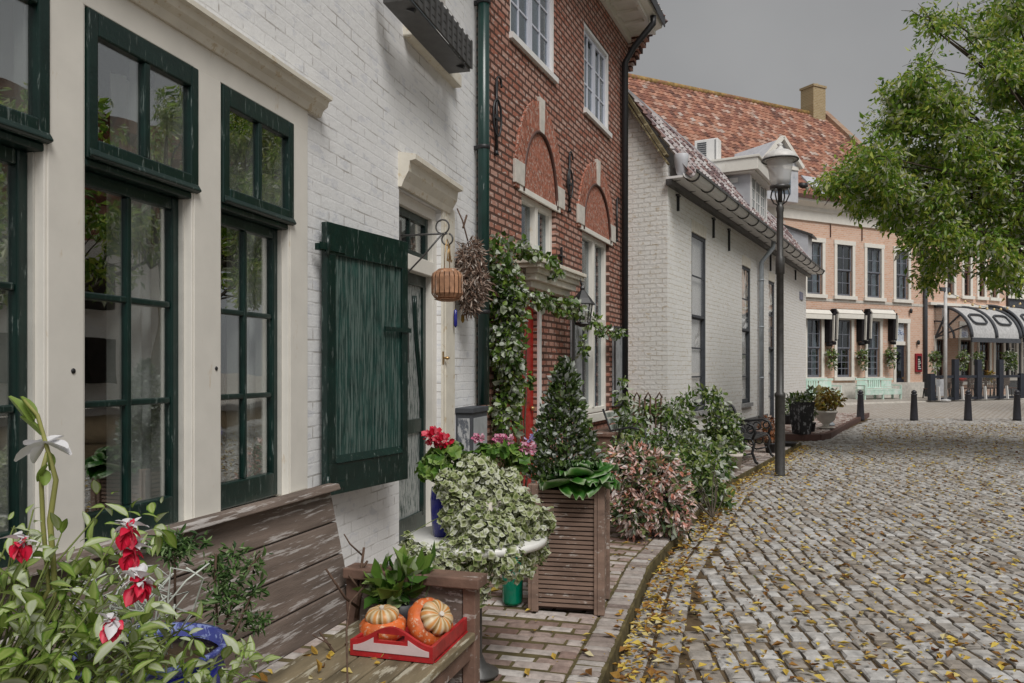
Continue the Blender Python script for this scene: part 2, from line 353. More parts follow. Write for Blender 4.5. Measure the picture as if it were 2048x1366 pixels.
KERB = attr('kerb brick', [(0, (.22, .17, .15)), (.3, (.33, .275, .245)), (.65, (.43, .385, .355)), (1, (.52, .49, .46))], .85, .2, noise=.55, ns=24, bump=.5)
KERBF = plain('mossy kerb face', (.105, .085, .04), .9, .2, .45, 10, .5)
COBBLE = attr('street setts', [(0, (.31, .265, .22)), (.2, (.41, .375, .335)), (.5, (.48, .455, .425)), (.8, (.54, .52, .495)), (1, (.58, .57, .555))], .8, .25, noise=.75, ns=13, bump=.55)
PAVE = attr('pavement clinker', [(0, (.22, .14, .115)), (.35, (.36, .27, .235)), (.7, (.49, .42, .385)), (1, (.56, .52, .49))], .85, .2, noise=.6, ns=22, bump=.5)
JOINT = plain('sandy joint', (.105, .075, .045), .95, .1, .45, 9, .6, chalk=((.09, .11, .03), .60, 6, (1, 1, 1)))
FARSET = brick('distant setts', (.40, .375, .34), (.50, .48, .455), (.26, .21, .16), .2, .14, .018, .5, axes='xy', patch=((.42, .36, .28), .6, 1.4, (1, 1, 1)), wob=.05)
TILER = attr('orange roof tile', [(0, (.19, .10, .08)), (.25, (.33, .15, .11)), (.55, (.44, .21, .14)), (.80, (.51, .28, .20)), (.93, (.52, .34, .27)), (1, (.55, .46, .41))], .8, .2, noise=.75, ns=2.2)
TILEP = attr('purple brown roof tile', [(0, (.10, .07, .075)), (.3, (.20, .13, .13)), (.5, (.28, .17, .15)), (.62, (.42, .36, .36)), (1, (.55, .53, .52))], .75, .3, noise=.4, ns=4.0)
TILEG = attr('grey slate', [(0, (.12, .12, .11)), (1, (.40, .40, .37))], .7, .3, noise=.4, ns=4)
MOSSR = plain('mossy ridge tile', (.30, .20, .08), .9, .1, .5, 5, .4, chalk=((.26, .13, .09), .5, 3, (1, 1, 1)))
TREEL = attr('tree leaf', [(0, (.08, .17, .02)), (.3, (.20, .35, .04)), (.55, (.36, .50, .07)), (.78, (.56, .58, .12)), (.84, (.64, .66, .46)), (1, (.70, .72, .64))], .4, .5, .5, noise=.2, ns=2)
DARKL = attr('dark conifer leaf', [(0, (.025, .05, .012)), (.4, (.065, .115, .022)), (.7, (.13, .185, .045)), (.8, (.34, .37, .33)), (1, (.48, .50, .47))], .4, .5, .15, noise=.2)
MIDL = attr('garden leaf', [(0, (.03, .07, .014)), (.3, (.08, .155, .025)), (.55, (.19, .26, .05)), (.7, (.32, .37, .14)), (.78, (.46, .50, .40)), (1, (.54, .57, .52))], .4, .5, .25, noise=.2)
VINEL = attr('vine leaf', [(0, (.03, .065, .012)), (.3, (.085, .165, .022)), (.6, (.20, .29, .045)), (.7, (.42, .47, .34)), (1, (.56, .59, .53))], .4, .5, .25, noise=.2)
IVYV = attr('variegated ivy leaf', [(0, (.05, .09, .02)), (.3, (.15, .20, .055)), (.5, (.33, .37, .16)), (.7, (.54, .56, .40)), (1, (.66, .67, .62))], .5, .4, .2, noise=.15)
GERL = attr('geranium leaf', [(0, (.03, .09, .012)), (.4, (.08, .18, .02)), (.7, (.20, .30, .06)), (1, (.42, .48, .34))], .5, .4, .2, noise=.2)
BIGL = attr('broad foreground leaf', [(0, (.06, .14, .012)), (.3, (.16, .27, .03)), (.5, (.30, .38, .10)), (.68, (.48, .54, .34)), (1, (.66, .68, .60))], .45, .45, .25, noise=.15)
CABB = attr('cabbage leaf', [(0, (.012, .075, .008)), (.3, (.03, .13, .012)), (.5, (.09, .21, .04)), (.7, (.32, .42, .24)), (1, (.62, .66, .58))], .4, .5, .2, noise=.2)
PIERL = attr('pieris leaf', [(0, (.14, .19, .06)), (.2, (.24, .27, .11)), (.26, (.60, .22, .14)), (.45, (.72, .38, .31)), (.62, (.78, .58, .53)), (1, (.80, .74, .71))], .5, .4, .2, noise=.2)
PIERD = attr('dark pieris leaf', [(0, (.015, .03, .010)), (.5, (.06, .11, .03)), (.75, (.16, .22, .09)), (1, (.45, .48, .43))], .5, .4, .1, noise=.2)
ORANL = attr('autumn leaf', [(0, (.12, .10, .02)), (.4, (.33, .17, .03)), (.6, (.40, .28, .04)), (.8, (.30, .32, .05)), (1, (.60, .55, .42))], .5, .4, .2, noise=.2)
RUSTL = attr('rust leaf', [(0, (.10, .035, .015)), (.5, (.30, .12, .05)), (1, (.50, .36, .27))], .6, .3, .2, noise=.2)
FALLEN = attr('fallen leaf', [(0, (.15, .06, .02)), (.25, (.33, .17, .04)), (.5, (.50, .32, .06)), (.78, (.62, .47, .09)), (1, (.60, .53, .32))], .7, .25, .1, noise=.3, ns=40)
REDF = attr('red petals', [(0, (.42, .005, .02)), (.6, (.66, .015, .06)), (1, (.74, .22, .26))], .5, .3, .15, noise=0)
PINKF = attr('pink petals', [(0, (.55, .12, .24)), (.6, (.68, .30, .42)), (1, (.72, .58, .62))], .5, .3, .15, noise=0)
WHITEF = attr('white petals', [(0, (.60, .60, .62)), (1, (.78, .77, .78))], .5, .3, .2, noise=0)
LILACF = attr('lilac petals', [(0, (.22, .18, .50)), (1, (.5, .46, .68))], .5, .3, .2, noise=0)
PUMPO = plain('orange pumpkin skin', (.58, .13, .03), .5, .4, .3, 14, .5, 70, chalk=((.62, .43, .29), .54, 48, (1, 1, 1)))
PUMPC = attr('striped pumpkin cap', [(0, (.26, .16, .05)), (.3, (.40, .24, .09)), (.48, (.60, .44, .24)), (.62, (.64, .55, .38)), (.8, (.60, .28, .08)), (1, (.58, .20, .04))], .45, .5, 0, noise=.2, ns=40)
WALLL = plain('lamp bulb glass', (.6, .6, .58), .3)
# ------------------------------------------------------------------ ground: street, setts, kerbs, raised pavements
KP = [(-.78, -.5), (-.36, 1.0), (.488, 4.09), (1.07, 6.2), (2.72, 10.45), (6.06, 16.75)]
def kerbx(Y): return float(np.interp(Y, [p[1] for p in KP], [p[0] for p in KP]))
def gz(Y): return float(np.interp(Y, [-200, 27, 34, 46, 400], [0, 0, .20, .24, .24]))
ys = [-30, 0, 10, 20, 27, 30.5, 34, 40, 46, 100, 400]; mb = MB()
for a, b in zip(ys, ys[1:]): mb.quad((-250, a, gz(a) - .034), (250, a, gz(a) - .034), (250, b, gz(b) - .034), (-250, b, gz(b) - .034))
tag(mb.build('street', FARSET), kind='structure')
mb = MB(); mb.quad((-2, -.5, -.020), (22, -.5, -.020), (22, 26.6, -.020), (-2, 26.6, -.020)); tag(mb.build('street_bed', JOINT), kind='structure')
def setts(name, cells, mat, h, jit, seed, gap=.0095, parent=None):
    """cells: (cx, cy, half length, half width, angle, top z); every stone is a worn block with a rounded top"""
    g = rs(seed); C = np.array(cells); n = len(C); c, s = np.cos(C[:, 4]), np.sin(C[:, 4])
    V = []
    for lev, (ins, dz) in enumerate(((0, -h), (0, -.012), (.008, -.003), (.022, 0))):
        for sx, sy in ((-1, -1), (1, -1), (1, 1), (-1, 1)):
            u = sx * (C[:, 2] - gap - ins + g.normal(size=n) * jit * .5); v = sy * (C[:, 3] - gap - ins + g.normal(size=n) * jit * .5)
            V.append(np.stack([C[:, 0] + c * u - s * v, C[:, 1] + s * u + c * v, C[:, 5] + dz + g.normal(size=n) * jit * .25], 1))
    tilt = g.normal(size=n) * jit * .5
    for i in range(16): V[i][:, 2] += tilt
    V = np.stack(V, 1).reshape(-1, 3); k0 = np.arange(n)[:, None] * 16; Fs = [k0 + np.array([12, 13, 14, 15])]
    for lev in range(3):
        for i in range(4): Fs.append(k0 + np.array([lev * 4 + i, lev * 4 + (i + 1) % 4, lev * 4 + 4 + (i + 1) % 4, lev * 4 + 4 + i]))
    return npmesh(name, V, np.concatenate(Fs, 0), np.repeat(g.random(n), 16), mat, parent)
rn = random.Random(5); cells = []
W_ = .124; tl = .07
rows = [2.5]
while rows[-1] < 26.4: rows.append(rows[-1] + rn.uniform(.135, .18))
cj = [rn.uniform(-.014, .014) for _ in range(400)]
for ri, (Ya, Yb) in enumerate(zip(rows, rows[1:])):
    drift = .012 * math.sin(ri * .9) + rn.uniform(-.012, .012)
    for col in range(-14, 176):
        L = Yb - Ya; X = (col + .5) * W_ + .076 * (Ya - 4) + drift + (cj[col + 20] + cj[col + 21]) / 2 + .03 * math.sin(Ya * .8)
        yc = (Ya + Yb) / 2 - .03 * math.sin(X * .9) + rn.uniform(-.010, .010); kx = kerbx(yc) + (.34 if yc < 16.6 else -.2)
        if yc > 16.75: kx = np.interp(yc, [16.75, 18.2, 22.6, 27], [4.0, 7.0, 9.6, 12.2])
        if X > kx + .055 and X < .68 * yc + 1.7: cells.append((X, yc, (W_ + cj[col + 21] - cj[col + 20]) / 2 * rn.uniform(.94, 1), L / 2 * rn.uniform(.94, 1), -.076 + rn.uniform(-.04, .04), rn.uniform(-.006, .004)))
for kk in (.085, .255):                                    # two gutter courses along the kerb
    Y = 1.5
    while Y < 16.5:
        L = rn.uniform(.16, .26); yc = Y + L / 2; sl = (kerbx(yc + .1) - kerbx(yc - .1)) / .2; an = math.atan(sl)
        cells.append((kerbx(yc) + kk / math.cos(an), yc, .083, L / 2, -an, rn.uniform(-.008, .0))); Y += L * math.cos(an)
tag(setts('cobblestones', cells, COBBLE, .05, .006, 6), kind='structure')
# raised pavement in front of the houses
PZ = .10
def poly_slab(name, pts, z0, z1, mat): 
    m = MB(); m.prism([(x, y, z0) for x, y in pts], (0, 0, z1 - z0)); return tag(m.build(name, mat), kind='structure')
inner = [(5.0, 17.9), (2.6, 14.6), (-.6, 8.6), (-3.4, -.5)]
poly_slab('pavement_bed', [(x + .004, y) for x, y in KP] + [(4.2, 16.85)] + [(2.6, 14.6), (-.6, 8.6), (-3.4, -.5)], -.02, PZ - .012, KERBF)
cells = []; Y = 1.2
while Y < 16.55:                                          # kerb course: bricks on edge, across the kerb
    yc = Y + .036; sl = (kerbx(yc + .15) - kerbx(yc - .15)) / .3; an = math.atan(sl)
    cells.append((kerbx(yc) - .088 / math.cos(an), yc, .080, .036, -an, PZ + rn.uniform(-.003, .004))); Y += .073 * math.cos(an)
tag(setts('kerb', cells, KERB, .06, .004, 7, gap=.0065), kind='structure')
cells = []; Y = 1.6
row = 0
while Y < 16.3:
    sl = (kerbx(Y + .3) - kerbx(Y - .3)) / .6; an = math.atan(sl); X = kerbx(Y) - .175 / math.cos(an) + (row % 2) * .10
    xin = np.interp(Y, [1, 8.6, 14.6, 18], [-2.6, -.4, 2.6, 4.8])
    d = 0
    while True:
        d += .2; cx = X - d * math.cos(an) + .1; cy = Y + d * math.sin(an) - .1 * math.sin(an)
        if cx < xin - .3 or d > 4: break
        half = row % 2 and d < .25
        cells.append((cx - (.05 if half else 0), cy, .05 if half else .1, .046, -an, PZ - .004 + rn.uniform(-.003, .003)))
    Y += .093 / math.cos(an); row += 1
tag(setts('pavement_bricks', cells, PAVE, .03, .003, 8, gap=.005), kind='structure')
far = [(4.6, 18.65), (7.05, 18.3), (7.45, 18.75), (9.5, 22.6), (12.3, 27.6), (9.6, 27.8)]
poly_slab('corner_pavement_bed', far, -.02, .11, BROWNP)
cells = []
for i in range(200):
    for j in range(60):
        x = 4.6 + i * .2 * .48 - j * .1 * .877; y = 18.4 + i * .2 * .877 + j * .1 * .48; x += 2.7; y += .45
        ins = False; nn = len(far)
        for a in range(nn):
            (x1, y1), (x2, y2) = far[a], far[(a + 1) % nn]
            if (y1 > y) != (y2 > y) and x < (x2 - x1) * (y - y1) / (y2 - y1) + x1: ins = not ins
        if ins: cells.append((x, y, .1, .05, math.atan2(.877, .48), .122 + rn.uniform(-.003, .003)))
tag(setts('corner_pavement_bricks', cells, PAVE, .03, .003, 9, gap=.005), kind='structure')
mb = MB()
for a, b in zip(far[1:5], far[2:5]): mb.bar((*a, .045), (*b, .045), .06, .16)
mb.bar((*far[0], .045), (*far[1], .045), .06, .16)
tag(mb.build('corner_kerb', BROWNP), kind='structure')
# ------------------------------------------------------------------ house parts
def wall_mesh(mb, s0, s1, z0, z1, holes, depth):
    xs = sorted({s0, s1, *[h[0] for h in holes], *[h[1] for h in holes]}); zs = sorted({z0, z1, *[h[2] for h in holes], *[h[3] for h in holes]})
    for a, b in zip(xs, xs[1:]):
        for c, d in zip(zs, zs[1:]):
            if any(h[0] <= (a + b) / 2 <= h[1] and h[2] <= (c + d) / 2 <= h[3] for h in holes): continue
            mb.quad((a, 0, c), (b, 0, c), (b, 0, d), (a, 0, d))
    for a, b, c, d in holes:
        mb.quad((a, 0, c), (a, 0, d), (a, depth, d), (a, depth, c)); mb.quad((b, 0, c), (b, depth, c), (b, depth, d), (b, 0, d))
        mb.quad((a, 0, d), (b, 0, d), (b, depth, d), (a, depth, d)); mb.quad((a, 0, c), (a, depth, c), (b, depth, c), (b, 0, c))
def sash(fr, gl, s0, s1, z0, z1, y, st, top, bot, mun, nx, nz, th=.045):
    fr.box(s0, s0 + st, y, y + th, z0, z1); fr.box(s1 - st, s1, y, y + th, z0, z1)
    fr.box(s0 + st, s1 - st, y + .002, y + th - .002, z1 - top, z1); fr.box(s0 + st, s1 - st, y - .004, y + th - .002, z0, z0 + bot)
    a, b, c, d = s0 + st, s1 - st, z0 + bot, z1 - top
    for i in range(1, nx): u = a + (b - a) * i / nx; fr.box(u - mun / 2, u + mun / 2, y + .006, y + th - .006, c, d)
    for i in range(1, nz): u = c + (d - c) * i / nz; fr.box(a, b, y + .009, y + th - .009, u - mun / 2, u + mun / 2)
    gl.box(a - .004, b + .004, y + th * .55, y + th * .55 + .004, c - .004, d + .004)
def drape(mb, a, b, y, z0, z1, folds, amp=.02):
    n = folds * 6; old = mb.smooth; mb.smooth = True; vs = []
    for i in range(n + 1):
        u = a + (b - a) * i / n; w_ = math.sin(i / n * folds * 2 * math.pi) * amp; vs += [(u, y + w_, z0), (u, y + w_ * .7, z1)]
    mb.add(vs, [(2 * i, 2 * i + 2, 2 * i + 3, 2 * i + 1) for i in range(n)]); mb.smooth = old
def room(mb, a, b, z0, z1, y0, y1):
    mb.quad((a, y1, z0), (b, y1, z0), (b, y1, z1), (a, y1, z1)); mb.quad((a, y0, z0), (a, y1, z0), (a, y1, z1), (a, y0, z1))
    mb.quad((b, y0, z0), (b, y1, z0), (b, y1, z1), (b, y0, z1)); mb.quad((a, y0, z0), (b, y0, z0), (b, y1, z0), (a, y1, z0)); mb.quad((a, y0, z1), (b, y0, z1), (b, y1, z1), (a, y1, z1))
def tiles(mb, s0, s1, y0, z0, y1, z1, tw=.24, th=.33, seed=1, spread=1.0):
    rn = random.Random(seed); D = Vector((0, y1 - y0, z1 - z0)); L = D.length; D.normalize(); N = Vector((0, -D.z, D.y)); n = max(1, round(L / th)); m = max(1, round((s1 - s0) / tw)); dt = L / n; dw = (s1 - s0) / m
    for i in range(n):
        for j in range(m):
            mb.v = rn.random() * spread; a = s0 + j * dw; p = Vector((0, y0, z0)) + D * (dt * i); o = rn.uniform(0, .008)
            vs = [Vector((a + dw * u, 0, 0)) + p + D * (dt * w_) + N * (h + (.03 if w_ == 0 else 0) + o) for w_ in (0, 1.02) for u, h in ((0, .035), (.3, .0), (.62, .012), (1.02, .05))]
            vs += [Vector((a + dw * u, 0, 0)) + p + N * (-.005) for u in (0, .3, .62, 1.02)]
            mb.add(vs, [(0, 1, 5, 4), (1, 2, 6, 5), (2, 3, 7, 6), (8, 9, 1, 0), (9, 10, 2, 1), (10, 11, 3, 2)])
    mb.v = .5
# ------------------------------------------------------------------ white brick house in the foreground
W1 = Wall(-2.6, .26625); O = W1
wh = thing('white_house', 'painted white brick house with green shutter and cream framed sash windows beside the street', 'house', W1, (W1.sY(1.0), 0, .08))
S = W1.sx
sA, sB = S(-299), S(585); zt, zb = 3.075, .85; end = S(953)
d0, d1 = S(798), S(882); dz0, dz1 = .12, 3.06
u0, u1 = S(806), S(908)
mb = MB(); wall_mesh(mb, W1.sY(.6), end, .0, 6.3, [(sA - .12, S(612), zb - .02, zt + .13), (d0, d1, dz0, dz1), (u0 + .1, u1 - .25, 4.44, 5.9)], .30); mb.quad((end, 0, 0), (end, 4, 0), (end, 4, 6.3), (end, 0, 6.3))
mb.build('wall', WHITEB, wh)
mb = MB(); room(mb, sA - .3, S(640), .3, 3.3, .31, 3.0); room(mb, d0 - .02, d1 + .02, .1, 3.1, .34, 1.6); room(mb, u0, u1, 4.4, 6.0, .31, 2); mb.build('interior', DARKIN, wh)
mb = MB(); tiles(mb, W1.sY(.6), end, -.35, 6.15, 4.0, 10, seed=3); mb.build('roof', TILER, wh)
ed = [-299, 100, 165, 395, 438, 585]
# cream window surround: posts, head, moulded cornice, sill
mb = MB()
for a, b in ((S(-299) - .12, S(-299)), (S(83), S(165)), (S(379), S(438)), (S(573), S(612))):
    mb.box(a, b, -.012, .20, zb, zt)
    mb.box(a + .012, b - .012, -.018, -.012, zb + .02, zt)
mb.box(sA - .12, S(612), -.014, .20, zt, zt + .13)
sur = mb.build('window_surround', CREAM, wh, bevel=.006)
mb = MB(); a, b = sA - .15, S(634); 
mb.prism([(a, 0, zt + .13), (a, -.03, zt + .13), (a, -.045, zt + .17), (a, -.075, zt + .19), (a, -.085, zt + .225), (a, -.11, zt + .23), (a, -.11, zt + .255), (a, 0, zt + .275)], (b - a, 0, 0)); mb.build('cornice', CREAMD, sur)
mb = MB(); mb.prism([(a, .2, zb), (a, -.075, zb - .015), (a, -.075, zb - .12), (a, -.05, zb - .13), (a, .01, zb - .13), (a, .2, zb - .13)], (S(620) - a, 0, 0)); mb.build('sill', CREAM, sur)
for px, py in ((147, 742), (433, 737)):
    mb = MB()
    p = W1.loc(px, py, .02); mb.lathe([(.011, -.004), (.011, .004)], (0, 0, 0), 8); 
    for i in range(len(mb.V) - 16, len(mb.V)): v = mb.V[i]; mb.V[i] = (p.x + v[0], -.0195 + v[2] * .4, p.z + v[1])
    mb.build('bolt_hole', IRON, sur)
ztr = 2.46; JLIN = plain('grey green lining', (.50, .49, .45), .5, .4, .1)
for i, (pa, pb, pc) in enumerate(((-299, 100, 83), (165, 395, 379), (438, 585, 573))):
    a, b, b2 = S(pa), S(pb), S(pc); f, g_ = MB(), MB()
    sash(f, g_, a + .004, b - .022, ztr, zt - .004, -.026, .055, .10, .085, .036, 2, 1, .05)
    f.prism([(a + .004, -.026, ztr), (a + .004, -.046, ztr + .012), (a + .004, -.026, ztr + .045)], (b - a - .026, 0, 0))
    sash(f, g_, a + .004, b2 - .012, zb + .012, ztr - .03, .05, .048, .06, .135, .030, 2, 3, .045)
    f.box(a + .004, b - .024, -.010, .10, ztr - .03, ztr)
    jl = MB(); jl.box(b2 - .0115, b2 - .001, .03, .16, zb + .012, ztr - .032); jl.box(b2 - .06, b2 - .0125, .097, .17, zb + .02, ztr - .04); jl.box((a + b2) / 2 - .02, (a + b2) / 2 + .012, .097, .165, zb + .02, ztr - .04)
    for q_ in (1, 2): zz_ = zb + .147 + (ztr - .09 - zb - .147) * q_ / 3; jl.box(a + .02, b2 - .02, .0975, .15, zz_ - .012, zz_ + .012)
    jl.box((a + b) / 2 - .02, (a + b) / 2 + .012, .025, .07, ztr + .09, zt - .09); jl.box(b - .095, b - .078, .025, .07, ztr + .09, zt - .09)
    wnd = f.build('window', GREEN, wh, bevel=.007); g_.build('pane', GLASS, wnd)
    jl.build('jamb_lining', JLIN, wnd)
    c = MB(); W = b - a
    drape(c, b - W * .46, b + .25, .215, zb + .1, zt - .1, 6, .028); drape(c, a - .02, a + W * .10, .24, zb + .1, zt - .1, 2, .02)
    c.build('curtain', CURTAIN, wnd)
# shutter folded out on its hinges beside the last window
h = W1.loc(648, 740, .05); hs0 = h.x
SH = Frame(W1.w((hs0, -.05, 0)), W1.th - R(11))
Ls = .91; sz0, sz1 = .80, 2.54
def in_parent(mbx, fr, par_frame):
    mbx.V = [tuple(par_frame.l(fr.w(v))) for v in mbx.V]; return mbx
m = MB(); nP = 7
for i in range(nP): a, b = Ls * i / nP + .004, Ls * (i + 1) / nP - .004; m.box(a, b, -.018 + .003 * (i % 2), .012, sz0, sz1)
shut = in_parent(m, SH, W1).build('shutter', SHUTG, wh, bevel=.004)
m = MB()
m.box(0, Ls, -.036, -.019, sz1 - .20, sz1); m.box(0, Ls, -.036, -.019, sz0, sz0 + .20); m.box(0, .075, -.036, -.019, sz0 + .2, sz1 - .2); m.box(Ls - .075, Ls, -.036, -.019, sz0 + .2, sz1 - .2)
m.prism([(.075, -.019, sz0 + .20), (.075, -.045, sz0 + .20), (.075, -.019, sz0 + .25)], (Ls - .15, 0, 0))
m.box(-.012, 0, -.036, .012, sz0, sz1)
in_parent(m, SH, W1).build('shutter_frame', GREEN, shut, bevel=.003)
for z in (sz1 - .16, sz0 + .06):
    m = MB(); m.box(-.09, .16, -.044, -.037, z - .022, z + .022); m.tube([(-.012, -.040, z - .05), (-.012, -.040, z + .07)], .014, 8); m.box(-.10, -.02, -.0369, -.01, z - .03, z + .012); in_parent(m, SH, W1).build('hinge', GREEN, shut)
z = (sz0 + sz1) / 2 + .22; m = MB(); m.box(Ls - .30, Ls + .03, -.046, -.0361, z - .016, z + .016); in_parent(m, SH, W1).build('latch', GREEN, shut)
# door in its deep recess, fanlight, lintel, pilaster
m = MB(); zd = 2.44
m.box(d0, d1, .05, .24, dz1 - .10, dz1 - .001); m.box(d1 - .10, d1, .04, .24, dz0, dz1 - .10); m.box(d0 + .0, d0 + .06, .05, .24, dz0, dz1 - .10); m.box(d0 + .06, d1 - .10, .03, .24, zd, zd + .13)
dfr = m.build('door_frame', CREAM, wh, bevel=.005)
m = MB(); a = S(882); m.box(a + .002, S(906), -.02, .02, dz0, dz1 + .06); m.box(a + .05, S(900), -.03, -.02, dz0 + .2, dz1 - .05); m.build('pilaster', CREAMD, dfr, bevel=.004)
m = MB(); a, b = S(798) - .02, S(896)
m.prism([(a, .01, dz1), (a, -.03, dz1), (a, -.05, dz1 + .05), (a, -.09, dz1 + .12), (a, -.10, dz1 + .20), (a, -.15, dz1 + .21), (a, -.15, dz1 + .25), (a, .01, dz1 + .28)], (b - a, 0, 0)); m.build('lintel', CREAMD, dfr)
f, g_ = MB(), MB(); sash(f, g_, d0 + .06, d1 - .10, zd + .13, dz1 - .10, .09, .06, .07, .06, .035, 2, 1); o = f.build('fanlight', GREEN, wh, bevel=.004); g_.build('pane', GLASS, o)
m = MB(); da, db = d0 + .06, d1 - .10; m.box(da, db, .13, .17, dz0, zd)
door = m.build('door', DOORG, wh)
m = MB(); m.box(da, da + .07, .11, .129, dz0, zd); m.box(db - .07, db, .11, .129, dz0, zd); m.box(da + .07, db - .07, .11, .129, dz0, dz0 + .22); m.box(da + .07, db - .07, .11, .129, zd - .10, zd); m.box(da + .07, db - .07, .112, .129, 1.05, 1.17)
pts = [(db - .07, .12, 1.2 - .9)] + [(db - .075 - .17 * (0 if u < .5 else math.sin((u - .5) * math.pi) ** 1.3), .115, .4 + 1.85 * u - (.0)) for u in [i / 20 for i in range(21)]]
m.tube(pts, .016, 6); pts = [(p[0] - .03, .12, p[2]) for p in pts]; m.tube(pts, .009, 6); m.build('door_moulding', GREEN, door)
a = W1.loc(806, 725, -.10); b = W1.loc(821, 660, -.10); m = MB(); m.box(a.x, a.x + .14, .102, .12, a.z, b.z + .02); m.build('letter_slot', IRON, door)
m = MB(); m.tube([(da + .10, .11, 1.0), (da + .10, .07, 1.02), (da + .10, .07, 1.30), (da + .10, .11, 1.32)], .012, 6); m.build('door_handle', BRASS, door)
m = MB(); m.box(d0 - .05, d1 + .02, -.28, .3, .085, .135); m.build('doorstep', STONE, wh, bevel=.01)
p = W1.loc(889, 716, .03); m = MB(); m.box(p.x - .012, p.x + .012, -.022, -.014, p.z - .06, p.z + .06); m.tube([(p.x, -.02, p.z), (p.x + .01, -.06, p.z), (p.x + .02, -.075, p.z)], [.008, .016, .004], 8); m.build('bell_pull', BRASS, wh)
# upper window with its sill
m = MB(); m.box(u0 + .1, u1 - .25, .06, .12, 4.44, 5.9); uw = m.build('upper_window', CREAM, wh); m = MB(); m.box(u0 + .2, u1 - .35, .05, .059, 4.55, 5.8); m.build('pane', GLASSF, uw)
m = MB(); m.box(u0, u1, -.08, .05, 4.30, 4.42); m.build('sill', CREAMD, uw, bevel=.01)
# green rain pipe between the two houses
x = S(967, .10); m = MB(); m.tube([(x, -.10, 1.24), (x, -.10, 6.4)], .062, 14); pipe = m.build('rain_pipe', PIPEG, wh)
m = MB()
for z in (2.2, 3.9, 5.4): m.lathe([(.068, -.02), (.072, -.015), (.072, .015), (.068, .02)], (x, -.10, z), 12); m.box(x - .02, x + .02, -.06, 0, z - .02, z + .02)
m.build('pipe_clamp', IRON, pipe)
# wrought iron arm carrying the lantern
p = W1.loc(800, 472); bx, bz = p.x, 2.675; m = MB()
m.tube([(bx, 0, bz), (bx, -.37, bz)], .008, 6); m.tube([(bx, 0, bz - .36), (bx, -.2, bz - .17), (bx, -.36, bz)], .007, 6); m.box(bx - .012, bx + .012, -.01, 0, bz - .42, bz + .12)
m.tube([(bx, -.36 + .055 * math.sin(t) , bz + .055 - .055 * math.cos(t)) for t in [i * .35 for i in range(18)]], .007, 6)
m.tube([(bx, -.40 + .045 * math.sin(t), bz - .045 + .045 * math.cos(t)) for t in [i * .35 for i in range(18)]], .007, 6); m.build('lantern_arm', IRONG, wh)
# ------------------------------------------------------------------ small things hanging on the white house
lz = 2.39; lan = thing('hanging_lantern', 'round split cane lantern hanging from the wrought iron arm by the door', 'lantern', W1, (bx, -.40, lz - .25))
m = MB(); rb = .125
for i in range(20):
    t = 2 * math.pi * i / 20; c_, s_ = math.cos(t), math.sin(t)
    prof = [(.07, 0), (.115, -.03), (.125, -.06), (.125, -.19), (.10, -.225), (.05, -.24)]
    dx, dy = -s_ * .0155, c_ * .0155
    for (r1, z1), (r2, z2) in zip(prof, prof[1:]):
        m.quad((bx + c_ * r1 - dx, -.40 + s_ * r1 - dy, lz + z1), (bx + c_ * r1 + dx, -.40 + s_ * r1 + dy, lz + z1), (bx + c_ * r2 + dx, -.40 + s_ * r2 + dy, lz + z2), (bx + c_ * r2 - dx, -.40 + s_ * r2 - dy, lz + z2))
m.build('cane_shade', WICK, lan)
m = MB(); m.lathe([(.07, .004), (.075, 0), (.07, -.006)], (bx, -.40, lz), 16); m.lathe([(.105, -.235), (.05, -.25), (.0, -.252)], (bx, -.40, lz), 16); m.lathe([(.06, -.02), (.11, -.07), (.11, -.18), (.06, -.22)], (bx, -.4, lz), 14); m.build('lantern_core', WICK, lan)
m = MB(); m.tube([(bx - .06, -.40, lz), (bx - .055, -.40, lz + .12), (bx - .02, -.40, lz + .22), (bx, -.40, lz + .24), (bx + .02, -.40, lz + .22), (bx + .055, -.40, lz + .12), (bx + .06, -.40, lz)], .004, 5); m.build('carrying_handle', BRASS, lan)
key = thing('hanging_keys', 'bunch of small old brass keys hanging inside the lantern handle', 'keys', W1, (bx, -.40, lz + .19)); m = MB()
for i, t in enumerate((-.25, 0, .3)):
    a = Vector((bx + .01 * i, -.41, lz + .19)); b = a + Vector((math.sin(t) * .13, 0, -math.cos(t) * .13)); m.tube([a, b], .004, 5); m.tube([a + Vector((.014 * math.cos(k_), 0, .014 * math.sin(k_))) for k_ in [j * .7 for j in range(9)]], .004, 5, True); m.box(b.x - .004, b.x + .02, b.y - .003, b.y + .003, b.z, b.z + .02)
m.build('key', BRASS, key)
p = W1.loc(942, 545, .16); bun = thing('dried_bundle', 'shaggy bundle of dried grasses hung upside down beside the green pipe', 'dried plants', W1, (p.x, -.16, p.z - .35))
pt, dr = cloud([(p.x, -.16, p.z + .10, .13, .13, .22), (p.x, -.17, p.z - .12, .15, .15, .20), (p.x + .02, -.15, p.z - .3, .08, .08, .10)], 2600, 11); leaves('grass_heads', pt, dr, .075, DRIED, bun, 12, asp=.10, outk=.5, droop=.5)
m = MB(); m.tube([(p.x, -.02, p.z + .62), (p.x - .02, -.08, p.z + .5), (p.x - .04, -.14, p.z + .3)], .007, 6); m.tube([(p.x - .06, -.10, p.z + .42), (p.x + .05, -.10, p.z + .56)], .010, 6); m.build('hanging_branch', TWIG, bun)
